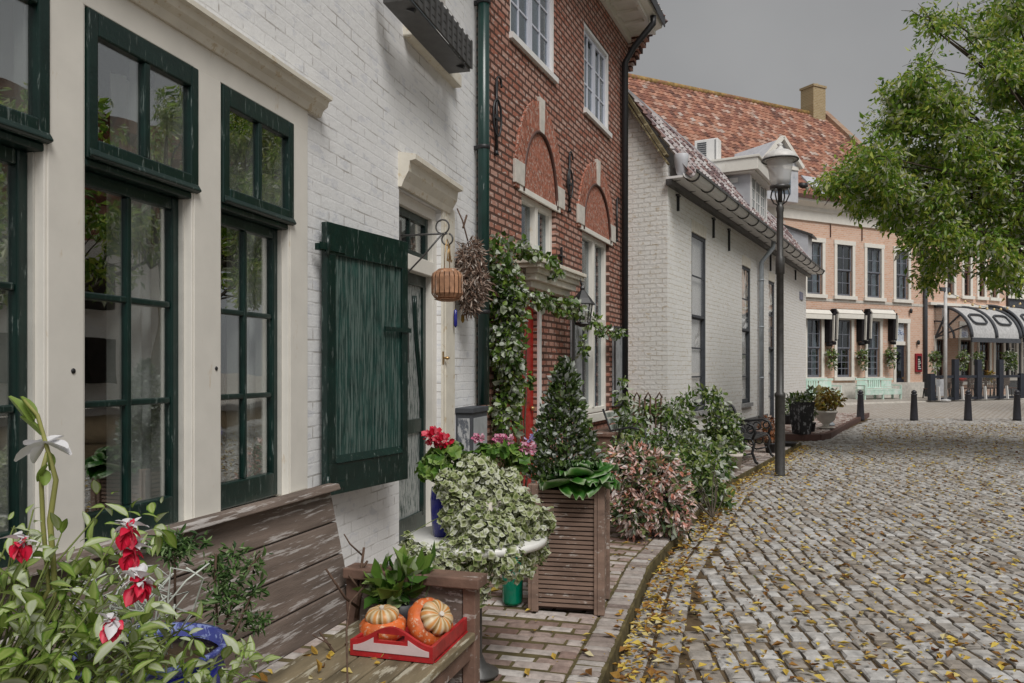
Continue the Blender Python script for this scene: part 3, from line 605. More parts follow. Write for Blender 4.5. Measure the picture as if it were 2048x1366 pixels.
for px, py, hh, mt, nm, lb in ((911, 637, .17, BLUEG, 'glass_pendant', 'slim dark blue glass pendant hanging under the dried bundle'), (925.5, 637, .085, ORANL, 'wind_chime', 'tiny yellow tube hanging under the dried bundle')):
    p = W1.loc(px, py, .05); t = thing(nm, lb, 'ornament', W1, (p.x, -.05, p.z - hh / 2)); m = MB(); m.lathe([(.004, hh / 2), (.016, hh / 2 - .01), (.018, -hh / 2 + .02), (.005, -hh / 2)], (p.x, -.05, p.z), 8); o = m.build('drop', mt, t); m = MB(); m.tube([(p.x, -.05, p.z + hh / 2), (p.x, -.04, p.z + .26)], .0025, 4); m.build('cord', TWIG, t)
a = W1.loc(812, 15, .28); b = W1.loc(936, 128, .28)
wb = thing('window_box', 'dark slatted flower box on brackets under the upper window of the white house', 'window box', W1, (a.x, -.2, 4.26)); m = MB(); x0, x1 = a.x, b.x
m.box(x0, x1, -.30, -.10, 4.28, 4.30); 
for i in range(4): z = 4.305 + i * .062; m.box(x0, x1, -.315, -.30, z, z + .052); m.box(x0, x0 + .015, -.299, -.10, z, z + .052); m.box(x1 - .015, x1, -.299, -.10, z, z + .052)
n = int((x1 - x0) / .13)
for i in range(n + 1): x = x0 + (x1 - x0 - .03) * i / n; m.box(x, x + .03, -.325, -.315, 4.30, 4.55)
m.build('slats', IRONG, wb); m = MB()
for x in (x0 + .15, x1 - .15): m.bar((x, -.08, 4.36), (x, -.29, 4.265), .03, .03); 
m.build('bracket', IRON, wb)
p0 = W1.loc(911, 905); cz = 1.235; ce = W1.loc(976, 850, .178).x
cab = thing('meter_cabinet', 'narrow dark grey panelled cabinet below the green rain pipe', 'cabinet', W1, (p0.x, -.09, .1)); m = MB(); a, b = p0.x, ce
m.box(a, b, -.17, -.002, .1, cz - .05); m.box(a - .02, b + .01, -.185, -.002, cz - .05, cz); m.build('body', SLATEG, cab, bevel=.006); CHG = plain('chalky grey paint', (.10, .11, .13), .6, chalk=((.45, .46, .47), .47, 26, (1, 1, .4))); m = MB(); m.box(a - .008, a, -.145, -.025, .2, cz - .1); m.build('end_panel', CHG, cab)
m = MB(); m.box(a + .04, b - .03, -.178, -.17, .2, cz - .1); d_ = m.build('door', plain('pale grey paint', (.34, .36, .37), .6), cab); m = MB(); m.lathe([(.03, 0), (.03, .02), (.012, .03)], (0, 0, 0), 10); c = (a + b) / 2; m.V = [(c + v[0], -.178 - v[2], .85 + v[1]) for v in m.V]; m.build('door_knob', IRON, d_)
# ------------------------------------------------------------------ red brick house
W2 = Wall(-3.806, .41); O = W2; S = W2.sx
rh = thing('brick_house', 'tall red brick house with arched windows, iron wall anchors and white eaves', 'house', W2, (S(957), 0, .08))
a0, a1 = S(957), S(1256); top = 7.62
dA, dB = S(1018), S(1074); w1a, w1b = S(1043), S(1111); w2a, w2b = S(1164), S(1218); z1b, z1t, z2b, z2t = 2.88, 3.74, .93, 3.68
U = [(S(1020), S(1109)), (S(1168), S(1218))]; uz0, uz1 = 5.42, 6.80
holes = [(w1a, w1b, z1b, z1t), (w2a, w2b, z2b, z2t), (dA, dB, .12, 2.55), (U[0][0], U[0][1], uz0, uz1), (U[1][0], U[1][1], uz0, uz1)]
m = MB(); wall_mesh(m, a0, a1, 0, top, holes, .22); m.build('wall', REDB, rh)
m = MB(); m.quad((a1, 0, 0), (a1, 5, 0), (a1, 5, top), (a1, 0, top)); m.quad((a0, 0, 0), (a0, 0, top), (a0, 5, top), (a0, 5, 0))
m.build('gable_end', REDB_Y, rh); m = MB()
for i in range(7): m.box(a1 + .002, a1 + .14 + .02 * i, -.06 - .055 * i, .45, 7.0 + .105 * i, 7.106 + .105 * i)
m.build('corbel', REDB_Y, rh)
m = MB()
for h in holes: room(m, h[0], h[1], h[2] - .02, h[3] + .02, .225, 1.4)
m.build('interior', DARKIN, rh)
m = MB(); tiles(m, a0, a1 + .2, -.62, 7.78, 4.0, 13.2, seed=7); m.build('roof', TILEP, rh)
m = MB(); e = a1 + .03; m.box(a0, e, -.50, .05, top, top + .06); m.prism([(a0, -.50, top + .0), (a0, -.60, top + .03), (a0, -.64, top + .14), (a0, -.64, top + .20), (a0, -.5, top + .20)], (e - a0, 0, 0))
n = 14
for i in range(n + 1): x = a0 + (e - a0 - .12) * i / n; m.box(x, x + .12, -.46, .0, top - .05, top - .002)
m.box(a0, e, -.495, -.44, top - .07, top - .002); m.box(a0, e, -.06, -.001, top - .16, top - .002); m.build('eaves', CREAM, rh)
m = MB(); m.box(a0, e + .02, -.66, -.64, top + .05, top + .22); m.build('gutter', IRON, rh)
def two_light(root, a, b, z0, z1, split, mat, name='window', y=.10, curtain=True, mid=True, w_=.085):
    f, g_ = MB(), MB()
    f.box(a, a + w_, y, y + .10, z0, z1); f.box(b - w_, b, y, y + .10, z0, z1); f.box(a + w_, b - w_, y + .002, y + .10, z1 - w_, z1); f.box(a + w_, b - w_, y + .002, y + .10, z0, z0 + w_)
    c = (a + b) / 2
    if mid: f.box(c - .05, c + .05, y - .012, y + .10, z0 + w_, z1 - w_)
    if split: f.box(a + w_, b - w_, y - .012, y + .10, split - .06, split + .06)
    g_.box(a + w_, b - w_, y + .06, y + .065, z0 + w_, z1 - w_); o = f.build(name, mat, root, bevel=.006); g_.build('pane', GLASSF, o)
    if curtain: m = MB(); drape(m, a + .05, a + (b - a) * .42, y + .16, z0 + .05, z1 - .05, 4); drape(m, b - (b - a) * .35, b - .05, y + .16, z0 + .05, z1 - .05, 4); m.build('curtain', CURTAIN, o)
    return o
two_light(rh, w1a, w1b, z1b, z1t, None, CREAM, y=.05); o2 = two_light(rh, w2a, w2b, z2b, z2t, 2.36, CREAM, y=.05)
m = MB(); m.box(w2a - .05, w2b + .05, -.06, .05, z2b - .12, z2b); m.build('sill', CREAM, o2)
for ua, ub in U:
    f, g_ = MB(), MB(); c = (ua + ub) / 2
    for p, q_ in ((ua + .05, c - .01), (c + .01, ub - .05)): sash(f, g_, p, q_, uz0 + .07, uz1 - .05, .05, .06, .06, .09, .022, 2, 3, .04)
    o = f.build('window', BLUEWH, rh); g_.build('pane', GLASSF, o); m = MB(); m.box(ua, ua + .05, .01, .12, uz0, uz1); m.box(ub - .05, ub, .01, .12, uz0, uz1); m.box(ua, ub, .012, .12, uz1 - .05, uz1); m.box(ua - .03, ub + .03, -.05, .12, uz0, uz0 + .07); m.build('frame', WHITE, o)
    m = MB(); drape(m, ua + .05, ub - .05, .20, uz0 + .08, uz1 - .05, 8, .012); m.build('curtain', BLIND, o)
for wa, wb_, z, ih, oh in ((w1a, w1b, z1t, .86, 1.24), (w2a, w2b, z2t, .80, 1.14)):
    c = (wa + wb_) / 2; ri = (wb_ - wa) / 2; ro = ri + .26; N_ = 22
    m = MB()
    for i in range(N_):
        t0, t1 = math.pi * i / N_ + .006, math.pi * (i + 1) / N_ - .006
        m.prism([(c - ri * math.cos(t), -.0, z + ih * math.sin(t)) for t in (t0, t1)] + [(c - ro * math.cos(t), -.0, z + oh * math.sin(t)) for t in (t1, t0)], (0, -.028, 0))
    ar = m.build('arch', ARCHB, rh)
    m = MB(); m.prism([(c - ri * .97 * math.cos(math.pi * i / 20), -.002, z + ih * .97 * math.sin(math.pi * i / 20)) for i in range(21)], (0, -.006, 0)); m.build('arch_panel', ARCHB, ar)
    m = MB()
    for j in range(3): m.tube([(c - (ri + .0) * math.cos(t), -.024 , z + ih * math.sin(t)) for t in [math.pi * i / 24 for i in range(25)]], .022, 6); break
    m.build('arch_mould', BROWNP, ar)
    m = MB(); m.prism([(c - .07, -.001, z + ih * .99), (c + .07, -.001, z + ih * .99), (c + .095, -.001, z + oh + .05), (c - .095, -.001, z + oh + .05)], (0, -.045, 0)); m.build('key_stone', STONE, ar, bevel=.006)
    for x in (c - (ri + ro) / 2, c + (ri + ro) / 2): m = MB(); m.box(x - .15, x + .15, -.042, -.001, z + .046, z + .32); m.build('impost', STONE, ar, bevel=.006)
    m = MB(); m.box(wa - .12, wb_ + .12, -.03, -.001, z - .02, z + .045); m.build('frame_head', CREAM, ar)
# door, canopy
m = MB(); m.box(dA, dB - .001, .05, .10, .12, 2.55); dr_ = m.build('door', REDP, rh); m = MB()
for z0, z1 in ((.3, 1.05), (1.2, 2.4)): m.box(dA + .12, dB - .14, .04, .049, z0, z1)
m.build('door_panel', REDP, dr_, bevel=.004); m = MB(); m.box(dB + .001, dB + .09, -.03, -.001, .12, 2.55); m.build('door_frame', WHITE, dr_)
m = MB(); m.lathe([(.02, 0), (.035, .02), (.02, .05)], (0, 0, 0), 10); m.V = [(dB - .09 + v[0], .05 - v[2], 1.12 + v[1]) for v in m.V]; m.build('door_knob', BRASS, dr_)
ca, cb = S(1034), S(1124); m = MB()
m.box(ca + .05, cb - .05, -.22, -.001, 2.66, 2.74); m.box(ca + .02, cb - .02, -.26, -.001, 2.74, 2.80); m.box(ca - .03, cb + .03, -.31, -.001, 2.80, 2.85); m.box(ca - .05, cb + .05, -.34, -.001, 2.85, 2.90); m.box(ca + .10, cb - .10, -.15, -.001, 2.58, 2.66); m.build('door_canopy', CREAMD, rh, bevel=.008)
# dark shutters of the ground floor window
for xa, xb in ((S(1139), S(1161)), (S(1223), S(1243))):
    m = MB(); m.box(xa, xb, -.05, -.012, 1.0, 2.33); sh = m.build('shutter', plain('chalky shutter', (.30, .31, .32), .6, chalk=((.05, .05, .055), .58, 9, (1, 1, .3))) if 'chalky shutter' not in MATS else MATS['chalky shutter'], rh)
    m = MB(); m.box(xa - .01, xa + .07, -.06, -.05, .99, 2.34); m.box(xb - .07, xb + .01, -.06, -.05, .99, 2.34); m.box(xa + .07, xb - .07, -.06, -.05, 2.25, 2.34); m.box(xa + .07, xb - .07, -.06, -.05, .99, 1.08); m.build('shutter_frame', IRON, sh)
def anchor(px, y0, y1, ring):
    p, q_ = W2.loc(px, y0, .03), W2.loc(px, y1, .03); m = MB(); x, za, zb_ = p.x, q_.z, p.z; r = .016
    m.tube([(x, -.03, za), (x, -.03, zb_ - .05)], r, 6); m.tube([(x + .07 - .07 * math.cos(t), -.03, zb_ - .06 + .07 * math.sin(t)) for t in [i * .35 for i in range(11)]], r * .8, 6); m.lathe([(.03, 0), (.02, .05)], (x, -.03, za - .03), 6)
    if ring: h = (zb_ - za); m.tube([(x + .11 * math.cos(t), -.04, (za + zb_) / 2 - .04 + .24 * h * math.sin(t)) for t in [i * math.pi / 12 for i in range(24)]], .013, 6, True); m.box(x - .07, x + .07, -.045, -.02, (za + zb_) / 2 - .06, (za + zb_) / 2 - .02)
    m.build('wall_anchor', IRON, rh)
anchor(993, 152, 305, True); anchor(1139, 303, 420, True); anchor(1234, 395, 480, False)
p = W2.loc(1123, 512, .02); m = MB(); m.bar((p.x, -.02, p.z - .26), (p.x, -.02, p.z + .12), .03, .02); m.bar((p.x - .11, -.024, p.z), (p.x + .11, -.024, p.z), .03, .02); m.build('wall_anchor', IRON, rh)
x = S(1250, .09); m = MB(); m.tube([(x, -.09, .12), (x, -.09, 6.9), (x, -.25, 7.15), (x, -.58, 7.5), (x, -.58, 7.62)], .055, 12); rp = m.build('rain_pipe', IRON, rh); m = MB(); m.tube([(x + .12, -.07, .12), (x + .12, -.07, 7.0)], .03, 8); m.build('grey_pipe', ZINC, rp)
m = MB(); z0, z1, xa, xb = .10, .62, S(1166), S(1244); m.box(xa, xb, -.42, -.002, z0, z1); m.box(xa - .03, xb + .03, -.46, -.002, z1, z1 + .06); m.build('plinth_ledge', WOODA, rh, bevel=.01)
# wall lantern
p = W2.loc(1165, 600, .34); lx, lz_ = p.x, p.z; m = MB(); m.tube([(lx, -.02, lz_ + .10), (lx, -.16, lz_ + .30), (lx, -.30, lz_ + .30), (lx, -.34, lz_ + .16)], .012, 6); m.tube([(lx, -.09 + .05 * math.sin(t), lz_ + .24 - .05 * math.cos(t)) for t in [i * .4 for i in range(14)]], .009, 5); m.box(lx - .03, lx + .03, -.03, -.001, lz_ - .05, lz_ + .2)
wl = m.build('wall_lantern', IRON, rh); m = MB(); m.lathe([(.02, .19), (.035, .16), (.03, .13), (.12, .02), (.17, -.05), (.17, -.065), (.10, -.06)], (lx, -.34, lz_), 6, smooth=False); m.lathe([(.10, -.30), (.11, -.32), (.03, -.36)], (lx, -.34, lz_), 6, smooth=False)
for i in range(6): t = math.pi * i / 3; m.bar((lx + .135 * math.cos(t), -.34 + .135 * math.sin(t), lz_ - .06), (lx + .10 * math.cos(t), -.34 + .10 * math.sin(t), lz_ - .31), .012, .012)
m.build('lantern_cage', IRON, wl); m = MB(); m.lathe([(.128, -.065), (.095, -.30)], (lx, -.34, lz_), 6, smooth=False); m.build('pane', GLASSD, wl)
# ------------------------------------------------------------------ limewashed corner house with the tiled roof and dormers
W3 = Wall(-4.945, .5475); S = W3.sx; ca3 = math.cos(W3.a)
c0 = W3.l((2.72, 14.0, 0)).x; c1 = S(1612); ez = 4.98
ch = thing('limewashed_house', 'low cream limewashed brick house with steep tiled roof, dormer and white gutter', 'house', W3, (c0, 0, .08))
WN = [(S(1383), S(1412), .80, 4.25), (S(1484), S(1501), .80, 4.10), (S(1537), S(1549), .12, 4.05)]
m = MB(); wall_mesh(m, c0, c1, 0, ez + .25, WN, .16); m.quad((c1, 0, 0), (c1, 6, 0), (c1, 6, 6.6), (c1, .75, 6.6), (c1, 0, ez + .25)); m.build('wall', CREAMB, ch)
CREAMB_Y = brick('limewashed gable brick', (.78, .765, .72), (.82, .81, .775), (.62, .56, .46), .22, .085, .007, 1.2, axes='yz', dirt=.7, jn=(.50, 2.6), patch=((.60, .52, .40), .58, 7, (1, 2.5, 1)), wob=.03)
rt = 6.62; ry = .80
m = MB(); m.quad((c0, 0, 0), (c0, 0, ez + .22), (c0, ry, rt), (c0, 6, rt), (c0, 6, 0)); m.build('gable_wall', CREAMB_Y, ch)
m = MB()
for h in WN: room(m, h[0], h[1] + .4, h[2], h[3], .17, 1.5)
m.build('interior', DARKIN, ch)
for i, h in enumerate(WN):
    f, g_ = MB(), MB(); a, b = h[0] + .04, h[1] - .04; zm = (h[2] + h[3]) * .5 + .1
    sash(f, g_, a, b, zm, h[3], .015, .04, .07, .05, .03, 1, 2, .03); sash(f, g_, a, b, h[2], zm + .02, .05, .04, .05, .10, .03, 1, 3, .03)
    f.box(h[0] - .0, h[0] + .04, .012, .09, h[2], h[3]); f.box(h[1] - .04, h[1], .012, .09, h[2], h[3])
    o = f.build('window', SLATEG, ch); g_.build('pane', glass('pale pane', (.97, .97, .97), .0) if i == 0 else MATS['pale pane'], o); m = MB(); drape(m, a - .03, b + .3, .10, h[2], h[3], 6, .004); m.build('blind', WHITE, o)
    if i < 2: m = MB(); m.box(h[0] - .06, h[1] + .06, -.06, .06, h[2] - .09, h[2]); m.build('sill', plain('grey sill stone', (.30, .30, .30), .7) if i == 0 else MATS['grey sill stone'], o)
    m = MB()
    for j in range(9): x = h[0] + (h[1] - h[0]) * j / 9; m.box(x + .004, x + (h[1] - h[0]) / 9 - .004, -.012, .0, h[3] + .005, h[3] + .24)
    m.build('soldier_course', CREAMD, o)
m = MB(); m.box(c0 - .02, S(1534), -.03, -.001, 0, .42); m.build('plinth', plain('grey plinth', (.17, .17, .17), .8, .2, .3, 6, .4), ch)
m = MB(); ey, ey0 = -.34, ez + .02; tiles(m, c0 - .06, c1 + .45, ey, ey0, ry, rt, tw=.235, th=.30, seed=12); m.build('roof', TILEP, ch)
m = MB(); m.box(c0 - .02, c1, ry, 6, rt - .05, rt); m.box(c0 - .06, c1 + .3, ry - .03, ry + .10, rt, rt + .07); m.build('flat_roof', LEAD, ch)
m = MB(); m.bar((c0 - .09, -.02, ez + .34), (c0 - .09, ry + .02, rt + .06), .05, .16, up=(1, 0, 0)); m.bar((c0 - .13, -.06, ez + .18), (c0 - .13, ry + .02, rt - .07), .03, .07, up=(1, 0, 0)); m.build('verge_board', plain('brown verge paint', (.13, .10, .05), .8, chalk=((.42, .36, .22), .55, 20, (1, .3, 1))), ch)
m = MB(); m.lathe([(.05, -.16), (.09, -.08), (.12, .10), (.13, .22), (.12, .23)], (c0 + .02, -.24, ez + .14), 10, .8, 1.0); m.build('gutter_end', LEAD, ch)
ga, gb = c0 - .1, c1 + .45; gy, gzz, gr = -.42, ez + .02, .115; m = MB(); old = m.smooth
for j in range(8):
    t0, t1 = math.pi + math.pi * j / 8, math.pi + math.pi * (j + 1) / 8
    m.smooth = True; m.add([(ga, gy + gr * math.cos(t0), gzz + gr * math.sin(t0)), (gb, gy + gr * math.cos(t0), gzz + gr * math.sin(t0)), (gb, gy + gr * math.cos(t1), gzz + gr * math.sin(t1)), (ga, gy + gr * math.cos(t1), gzz + gr * math.sin(t1))], [(0, 1, 2, 3)])
m.smooth = False; m.box(ga, gb, -.30, -.01, ez - .06, ez - .02); gut = m.build('gutter', WHITE, ch)
m = MB(); m.box(ga, gb, gy - gr - .025, gy - gr + .005, gzz - .015, gzz + .03); m.box(ga, gb, -.10, -.002, ez - .16, ez - .065); m.build('gutter_edge', IRONG, gut)
n = 17
for i in range(n):
    x = ga + .2 + (gb - ga - .4) * i / (n - 1); m = MB(); m.tube([(x, gy + (gr + .012) * math.cos(t), gzz + (gr + .012) * math.sin(t)) for t in [math.pi + math.pi * j / 8 for j in range(9)]] + [(x, -.20, ez - .05), (x, -.02, ez - .07)], .016, 6); m.build('gutter_bracket', IRONG, gut)
for px, y0, y1 in ((1356, 388, 422), (1427, 435, 476), (1458, 457, 502), (1541, 508, 542), (1591, 540, 560)):
    p, q_ = W3.loc(px, y0, .02), W3.loc(px, y1, .02); m = MB(); m.bar((p.x, -.022, q_.z), (p.x, -.022, p.z), .05, .03); m.bar((p.x - .09, -.024, p.z - .03), (p.x + .09, -.024, p.z - .03), .04, .03); m.build('wall_anchor', IRON, ch)
x = S(1523, .10); xt = S(1541, .3); m = MB(); m.tube([(xt, -.38, ez - .05), (xt, -.36, ez - .25), (x, -.10, ez - .62), (x, -.10, .1)], .06, 10); rp = m.build('rain_pipe', ZINC, ch); 
for z in (1.4, 2.7, 3.9): m = MB(); m.lathe([(.07, -.02), (.072, .02)], (x, -.10, z), 10); m.build('pipe_collar', ZINC, rp)
p = W3.loc(1603, 592, .02); m = MB(); m.box(p.x - .30, p.x + .30, -.03, -.001, p.z - .13, p.z + .13); m.build('street_sign', plain('blue grey sign', (.22, .23, .32), .5), ch, bevel=.01)
# dormer with white cornice, and a small shed dormer further along
def rooz(y): return ez + (rt - ez) * (y + .34) / (ry + .34)
dx0 = S(1500, -.10); dx1 = S(1533, -.10); dy = .10; dz1 = 6.62; dz0 = rooz(dy) - .05; yb = 1.45
m = MB(); m.box(dx0 + .121, dx1 - .121, dy + .16, yb, dz1 - .12, dz1 - .051); dm = m.build('dormer', LEAD, ch)
for q_ in (dx0, dx1 - .12): m = MB(); m.prism([(q_, dy, dz0), (q_, dy, dz1), (q_, yb, dz1), (q_, yb, rt), (q_, ry, rt - .03)], (.12, 0, 0)); m.build('cheek', LEAD, dm)
f, g_ = MB(), MB(); nW = 3; wv = (dx1 - dx0 - .30) / nW
for i in range(nW): sash(f, g_, dx0 + .15 + wv * i + .02, dx0 + .15 + wv * (i + 1) - .02, dz0 + .12, dz1 - .03, dy + .01, .05, .05, .06, .02, 2, 3, .04)
f.box(dx0 + .0, dx0 + .15, dy - .02, dy - .001, dz0, dz1); f.box(dx1 - .15, dx1, dy - .02, dy - .001, dz0, dz1); f.box(dx0 + .12, dx1 - .12, dy - .015, dy + .05, dz0, dz0 + .12); f.build('window', WHITE, dm); g_.build('pane', GLASSF, dm)
m = MB(); drape(m, dx0 + .12, dx1 - .12, dy + .12, dz0, dz1, 10, .01); m.build('blind', BLIND, dm)
m = MB(); m.box(dx0 - .22, dx1 + .2, dy - .24, yb + .25, dz1, dz1 + .30); m.box(dx0 - .25, dx1 + .23, dy - .28, yb + .28, dz1 + .30, dz1 + .36); m.box(dx0 - .15, dx1 + .15, dy - .16, yb, dz1 - .05, dz1 - .001); m.build('cornice', CREAM, dm, bevel=.008)
m = MB(); m.box(dx0 - .03, dx0 - .001, .40, 1.10, dz1 - .24, dz1 - .12); m.build('vent_strip', WHITE, dm)
ty = .95; tz = dz1 + .40; m = MB(); tx = dx0 + .15; m.box(tx, tx + .36, ty, ty + .62, tz, tz + .62); ac = m.build('air_conditioner', WHITE, dm, bevel=.02, label='boxy white air conditioning unit on the dormer roof'); m = MB()
for i in range(9): m.box(tx - .012, tx - .001, ty + .30, ty + .54, tz + .07 + i * .055, tz + .10 + i * .055)
m.box(tx - .006, tx - .001, ty + .06, ty + .08, tz + .05, tz + .58); m.build('grille', SLATEG, ac); m = MB(); m.box(tx, tx + .3, ty + .05, ty + .1, tz - .04, tz); m.box(tx, tx + .3, ty + .5, ty + .55, tz - .04, tz); m.build('foot', SLATEG, ac)
sx0 = S(1616, .05); sx1 = sx0 + .9; m = MB(); m.prism([(sx0, -.05, rooz(-.05) - .05), (sx0, -.05, 6.25), (sx0, 2.6, 7.4), (sx0, 2.6, rt - .05), (sx0, ry, rt - .05)], (sx1 - sx0, 0, 0)); sd = m.build('shed_dormer', LEAD, ch); m = MB(); m.prism([(sx0 - .06, -.20, 6.19), (sx0 - .06, -.20, 6.27), (sx0 - .06, 2.62, 7.50), (sx0 - .06, 2.62, 7.42)], (sx1 - sx0 + .12, 0, 0)); m.build('roof_edge', IRONG, sd)
# ------------------------------------------------------------------ far side of the square
W4 = Wall(-56.16, 1.9225); S = W4.sx; H = W4.hz; B0 = .22
fh = thing('orange_house', 'long pale orange brick house with big red tiled roof and brick chimney across the square', 'house', W4, (S(1600), 0, B0))
x0, x1 = W4.l((W4.X0 + 1.9225 * 31.0, 31.0, 0)).x, S(1851)
def sash_house(root, wl, lo_z, hi_z, lw, uw, door, x0, x1, top, brickm, frame_m, nzl=4):
    holes = [(a, b, lo_z[0], lo_z[1]) for a, b in lw] + [(a, b, hi_z[0], hi_z[1]) for a, b in uw] + ([door] if door else [])
    m = MB(); wall_mesh(m, x0, x1, 0, top, holes, .2); m.build('wall', brickm, root); m = MB()
    for h in holes: room(m, h[0], h[1], h[2], h[3], .21, 1.2)
    m.build('interior', DARKIN, root)
    for j, h in enumerate(holes[:len(lw) + len(uw)]):
        f, g_ = MB(), MB(); zm = h[2] + (h[3] - h[2]) * .5
        sash(f, g_, h[0], h[1], zm, h[3], .06, .06, .07, .06, .035, 2, 2, .05); sash(f, g_, h[0], h[1], h[2], zm + .02, .11, .06, .06, .10, .035, 2, nzl if j < len(lw) else 2, .05)
        o = f.build('window', frame_m, root); g_.build('pane', GLASSF, o); m = MB(); t = .17
        m.box(h[0] - t, h[0], -.05, .06, h[2], h[3]); m.box(h[1], h[1] + t, -.05, .06, h[2], h[3]); m.box(h[0] - t - .03, h[1] + t + .03, -.06, .06, h[3], h[3] + .20); m.build('surround', CREAM, o)
        m = MB(); m.box(h[0] - t - .08, h[1] + t + .08, -.12, .06, h[2] - .16, h[2]); m.build('sill', CREAM, o)
        if j % 3 != 1: m = MB(); drape(m, h[0] + .05, h[0] + (h[1] - h[0]) * .45, .25, h[2] + (h[3] - h[2]) * .35, h[3] - .1, 3); drape(m, h[1] - (h[1] - h[0]) * .3, h[1] - .05, .25, h[2] + .1, h[3] - .1, 3); m.build('curtain', BLIND, o)
zl = (H(1688, 754), H(1688, 640)); zu = (H(1688, 592), H(1688, 490))
lw = [(S(1613), S(1642)), (S(1673), S(1702)), (S(1734), S(1759))]; uw = [(S(1613), S(1644)), (S(1673), S(1704)), (S(1733), S(1762)), (S(1791), S(1816))]
NAVYF = plain('grey blue sash paint', (.16, .17, .20), .5)
sash_house(fh, W4, zl, zu, lw, uw, (S(1791), S(1814), B0, H(1800, 646)), x0, x1, 8.35, ORANGEB, NAVYF)
da, db = S(1791), S(1814); zd = H(1800, 690); m = MB(); m.box(da + .05, db - .05, .13, .18, B0, zd); dr_ = m.build('door', NAVY, fh); m = MB(); m.box(da + .15, db - .28, .12, .129, 1.2, zd - .2); m.build('door_pane', GLASSF, dr_); m = MB(); m.box(da + .05, db - .05, .14, .17, zd + .18, H(1800, 648)); m.build('fanlight', plain('frosted pane', (.50, .54, .60), .3), dr_)
m = MB(); t = .17; zt_ = H(1800, 646)
for a, b in ((da - t, da), (db, db + t)): m.box(a, b, -.05, .1, B0, zt_)
m.box(da - t - .03, db + t + .03, -.06, .1, zt_, zt_ + .22); m.box(da, db, .08, .2, zd, zd + .18); m.build('door_frame', CREAM, dr_); m = MB(); m.box(db - .22, db - .16, .08, .13, 1.15, 1.25); m.build('door_handle', BRASS, dr_)
m = MB()
for j in range(3): pz = zd + .55 + j * .09; m.tube([(da + .2 + i * .05, .135, pz + .03 * math.sin(i * 1.3 + j)) for i in range(14 - 3 * j)], .018, 4)
m.build('lettering', plain('faded blue lettering', (.20, .26, .42), .6), dr_)
m = MB(); m.box(x0, x1, -.10, -.001, B0 - .1, 1.0); m.box(x0, x1, -.02, -.001, 4.75, 4.87); m.build('plinth', STONE, fh)
m = MB(); e = x1 + .02
m.prism([(x0, .0, 8.35), (x0, -.08, 8.35), (x0, -.08, 8.75), (x0, -.14, 8.80), (x0, -.14, 8.95), (x0, -.50, 9.10), (x0, -.55, 9.28), (x0, -.55, 9.36), (x0, 0, 9.36)], (e - x0, 0, 0)); m.build('cornice', CREAM, fh)
m = MB(); m.box(x0, e, -.60, -.551, 9.20, 9.37); m.build('gutter', BROWNP, fh)
m = MB(); tiles(m, x0, x1 - .5, -.45, 9.36, 6, 15.85, tw=.27, th=.34, seed=21); rf = m.build('roof', TILER, fh)
m = MB(); m.tube([(x0, 6, 15.88), (x1 - .4, 6, 15.88)], .16, 8); m.build('ridge_tiles', MOSSR, rf)
m = MB(); m.prism([(x1 - .5, -.3, 9.3), (x1 - .5, -.3, 9.75), (x1 - .5, 6, 16.25), (x1 - .5, 6.4, 16.2), (x1 - .5, 6.4, 9.3)], (.5, 0, 0)); m.build('gable', brick('brown gable brick', (.30, .17, .11), (.40, .26, .17), (.40, .33, .27), .22, .09, .01, .4, axes='yz'), fh)
m = MB(); cx = x1 - 1.15; m.box(cx - .45, cx + .5, 5.6, 6.5, 15.5, 17.3); m.box(cx - .5, cx + .55, 5.55, 6.55, 17.3, 17.42); m.lathe([(.16, 0), (.13, .2)], (cx + .2, 6, 17.42), 8); m.build('chimney', brick('chimney brick', (.34, .25, .13), (.42, .32, .18), (.45, .38, .28), .22, .09, .01, .4), rf)
def roofpt(px, py):                                   # a point of the roof slope seen at this pixel
    for i in range(400):
        o = -i * .02; p = W4.loc(px, py, o)
        zr = 9.36 + (p.y + .45) * (15.85 - 9.36) / 6.45
        if p.z <= zr: return p
    return p
p = roofpt(1632, 375); m = MB(); sl = (15.85 - 9.36) / 6.45; m.prism([(p.x - .45, p.y - .5, p.z - .5 * sl + .05), (p.x + .45, p.y - .5, p.z - .5 * sl + .05), (p.x + .45, p.y + .5, p.z + .5 * sl + .05), (p.x - .45, p.y + .5, p.z + .5 * sl + .05)], (0, -.06, .05)); m.build('skylight', LEAD, rf)
p = roofpt(1605, 386); m = MB(); m.lathe([(.12, -.1), (.14, .2), (.25, .22), (.22, .42), (.05, .46)], (p.x, p.y, p.z), 8); m.bar((p.x - .35, p.y, p.z + .1), (p.x, p.y, p.z + .15), .12, .12); m.build('roof_vent', IRON, rf)
# gabled lead dormer on the big roof
q_ = W4.l(P(1562, 277, 33.6)); gx, gy, gzt = q_.x, q_.y, q_.z; m = MB(); hw = 1.0; hh = 1.0
m.prism([(gx - hw, gy, gzt - hh), (gx, gy, gzt), (gx + hw, gy, gzt - hh), (gx + hw, gy, gzt - hh - 1.6), (gx - hw, gy, gzt - hh - 1.6)], (0, 6, 0)); gd = m.build('gable_dormer', LEAD, fh)
m = MB(); m.bar((gx - hw - .15, gy - .08, gzt - hh - .13), (gx, gy - .08, gzt + .04), .14, .2, up=(0, 1, 0)); m.bar((gx + hw + .15, gy - .08, gzt - hh - .13), (gx, gy - .08, gzt + .04), .14, .2, up=(0, 1, 0)); m.box(gx - hw, gx + hw, gy - .05, gy - .002, gzt - hh - .25, gzt - hh - .1); m.build('barge_board', CREAM, gd)
m = MB(); m.box(gx - .55, gx + .55, gy - .02, gy - .003, gzt - hh - 1.3, gzt - hh - .35); m.build('pane', GLASSF, gd)
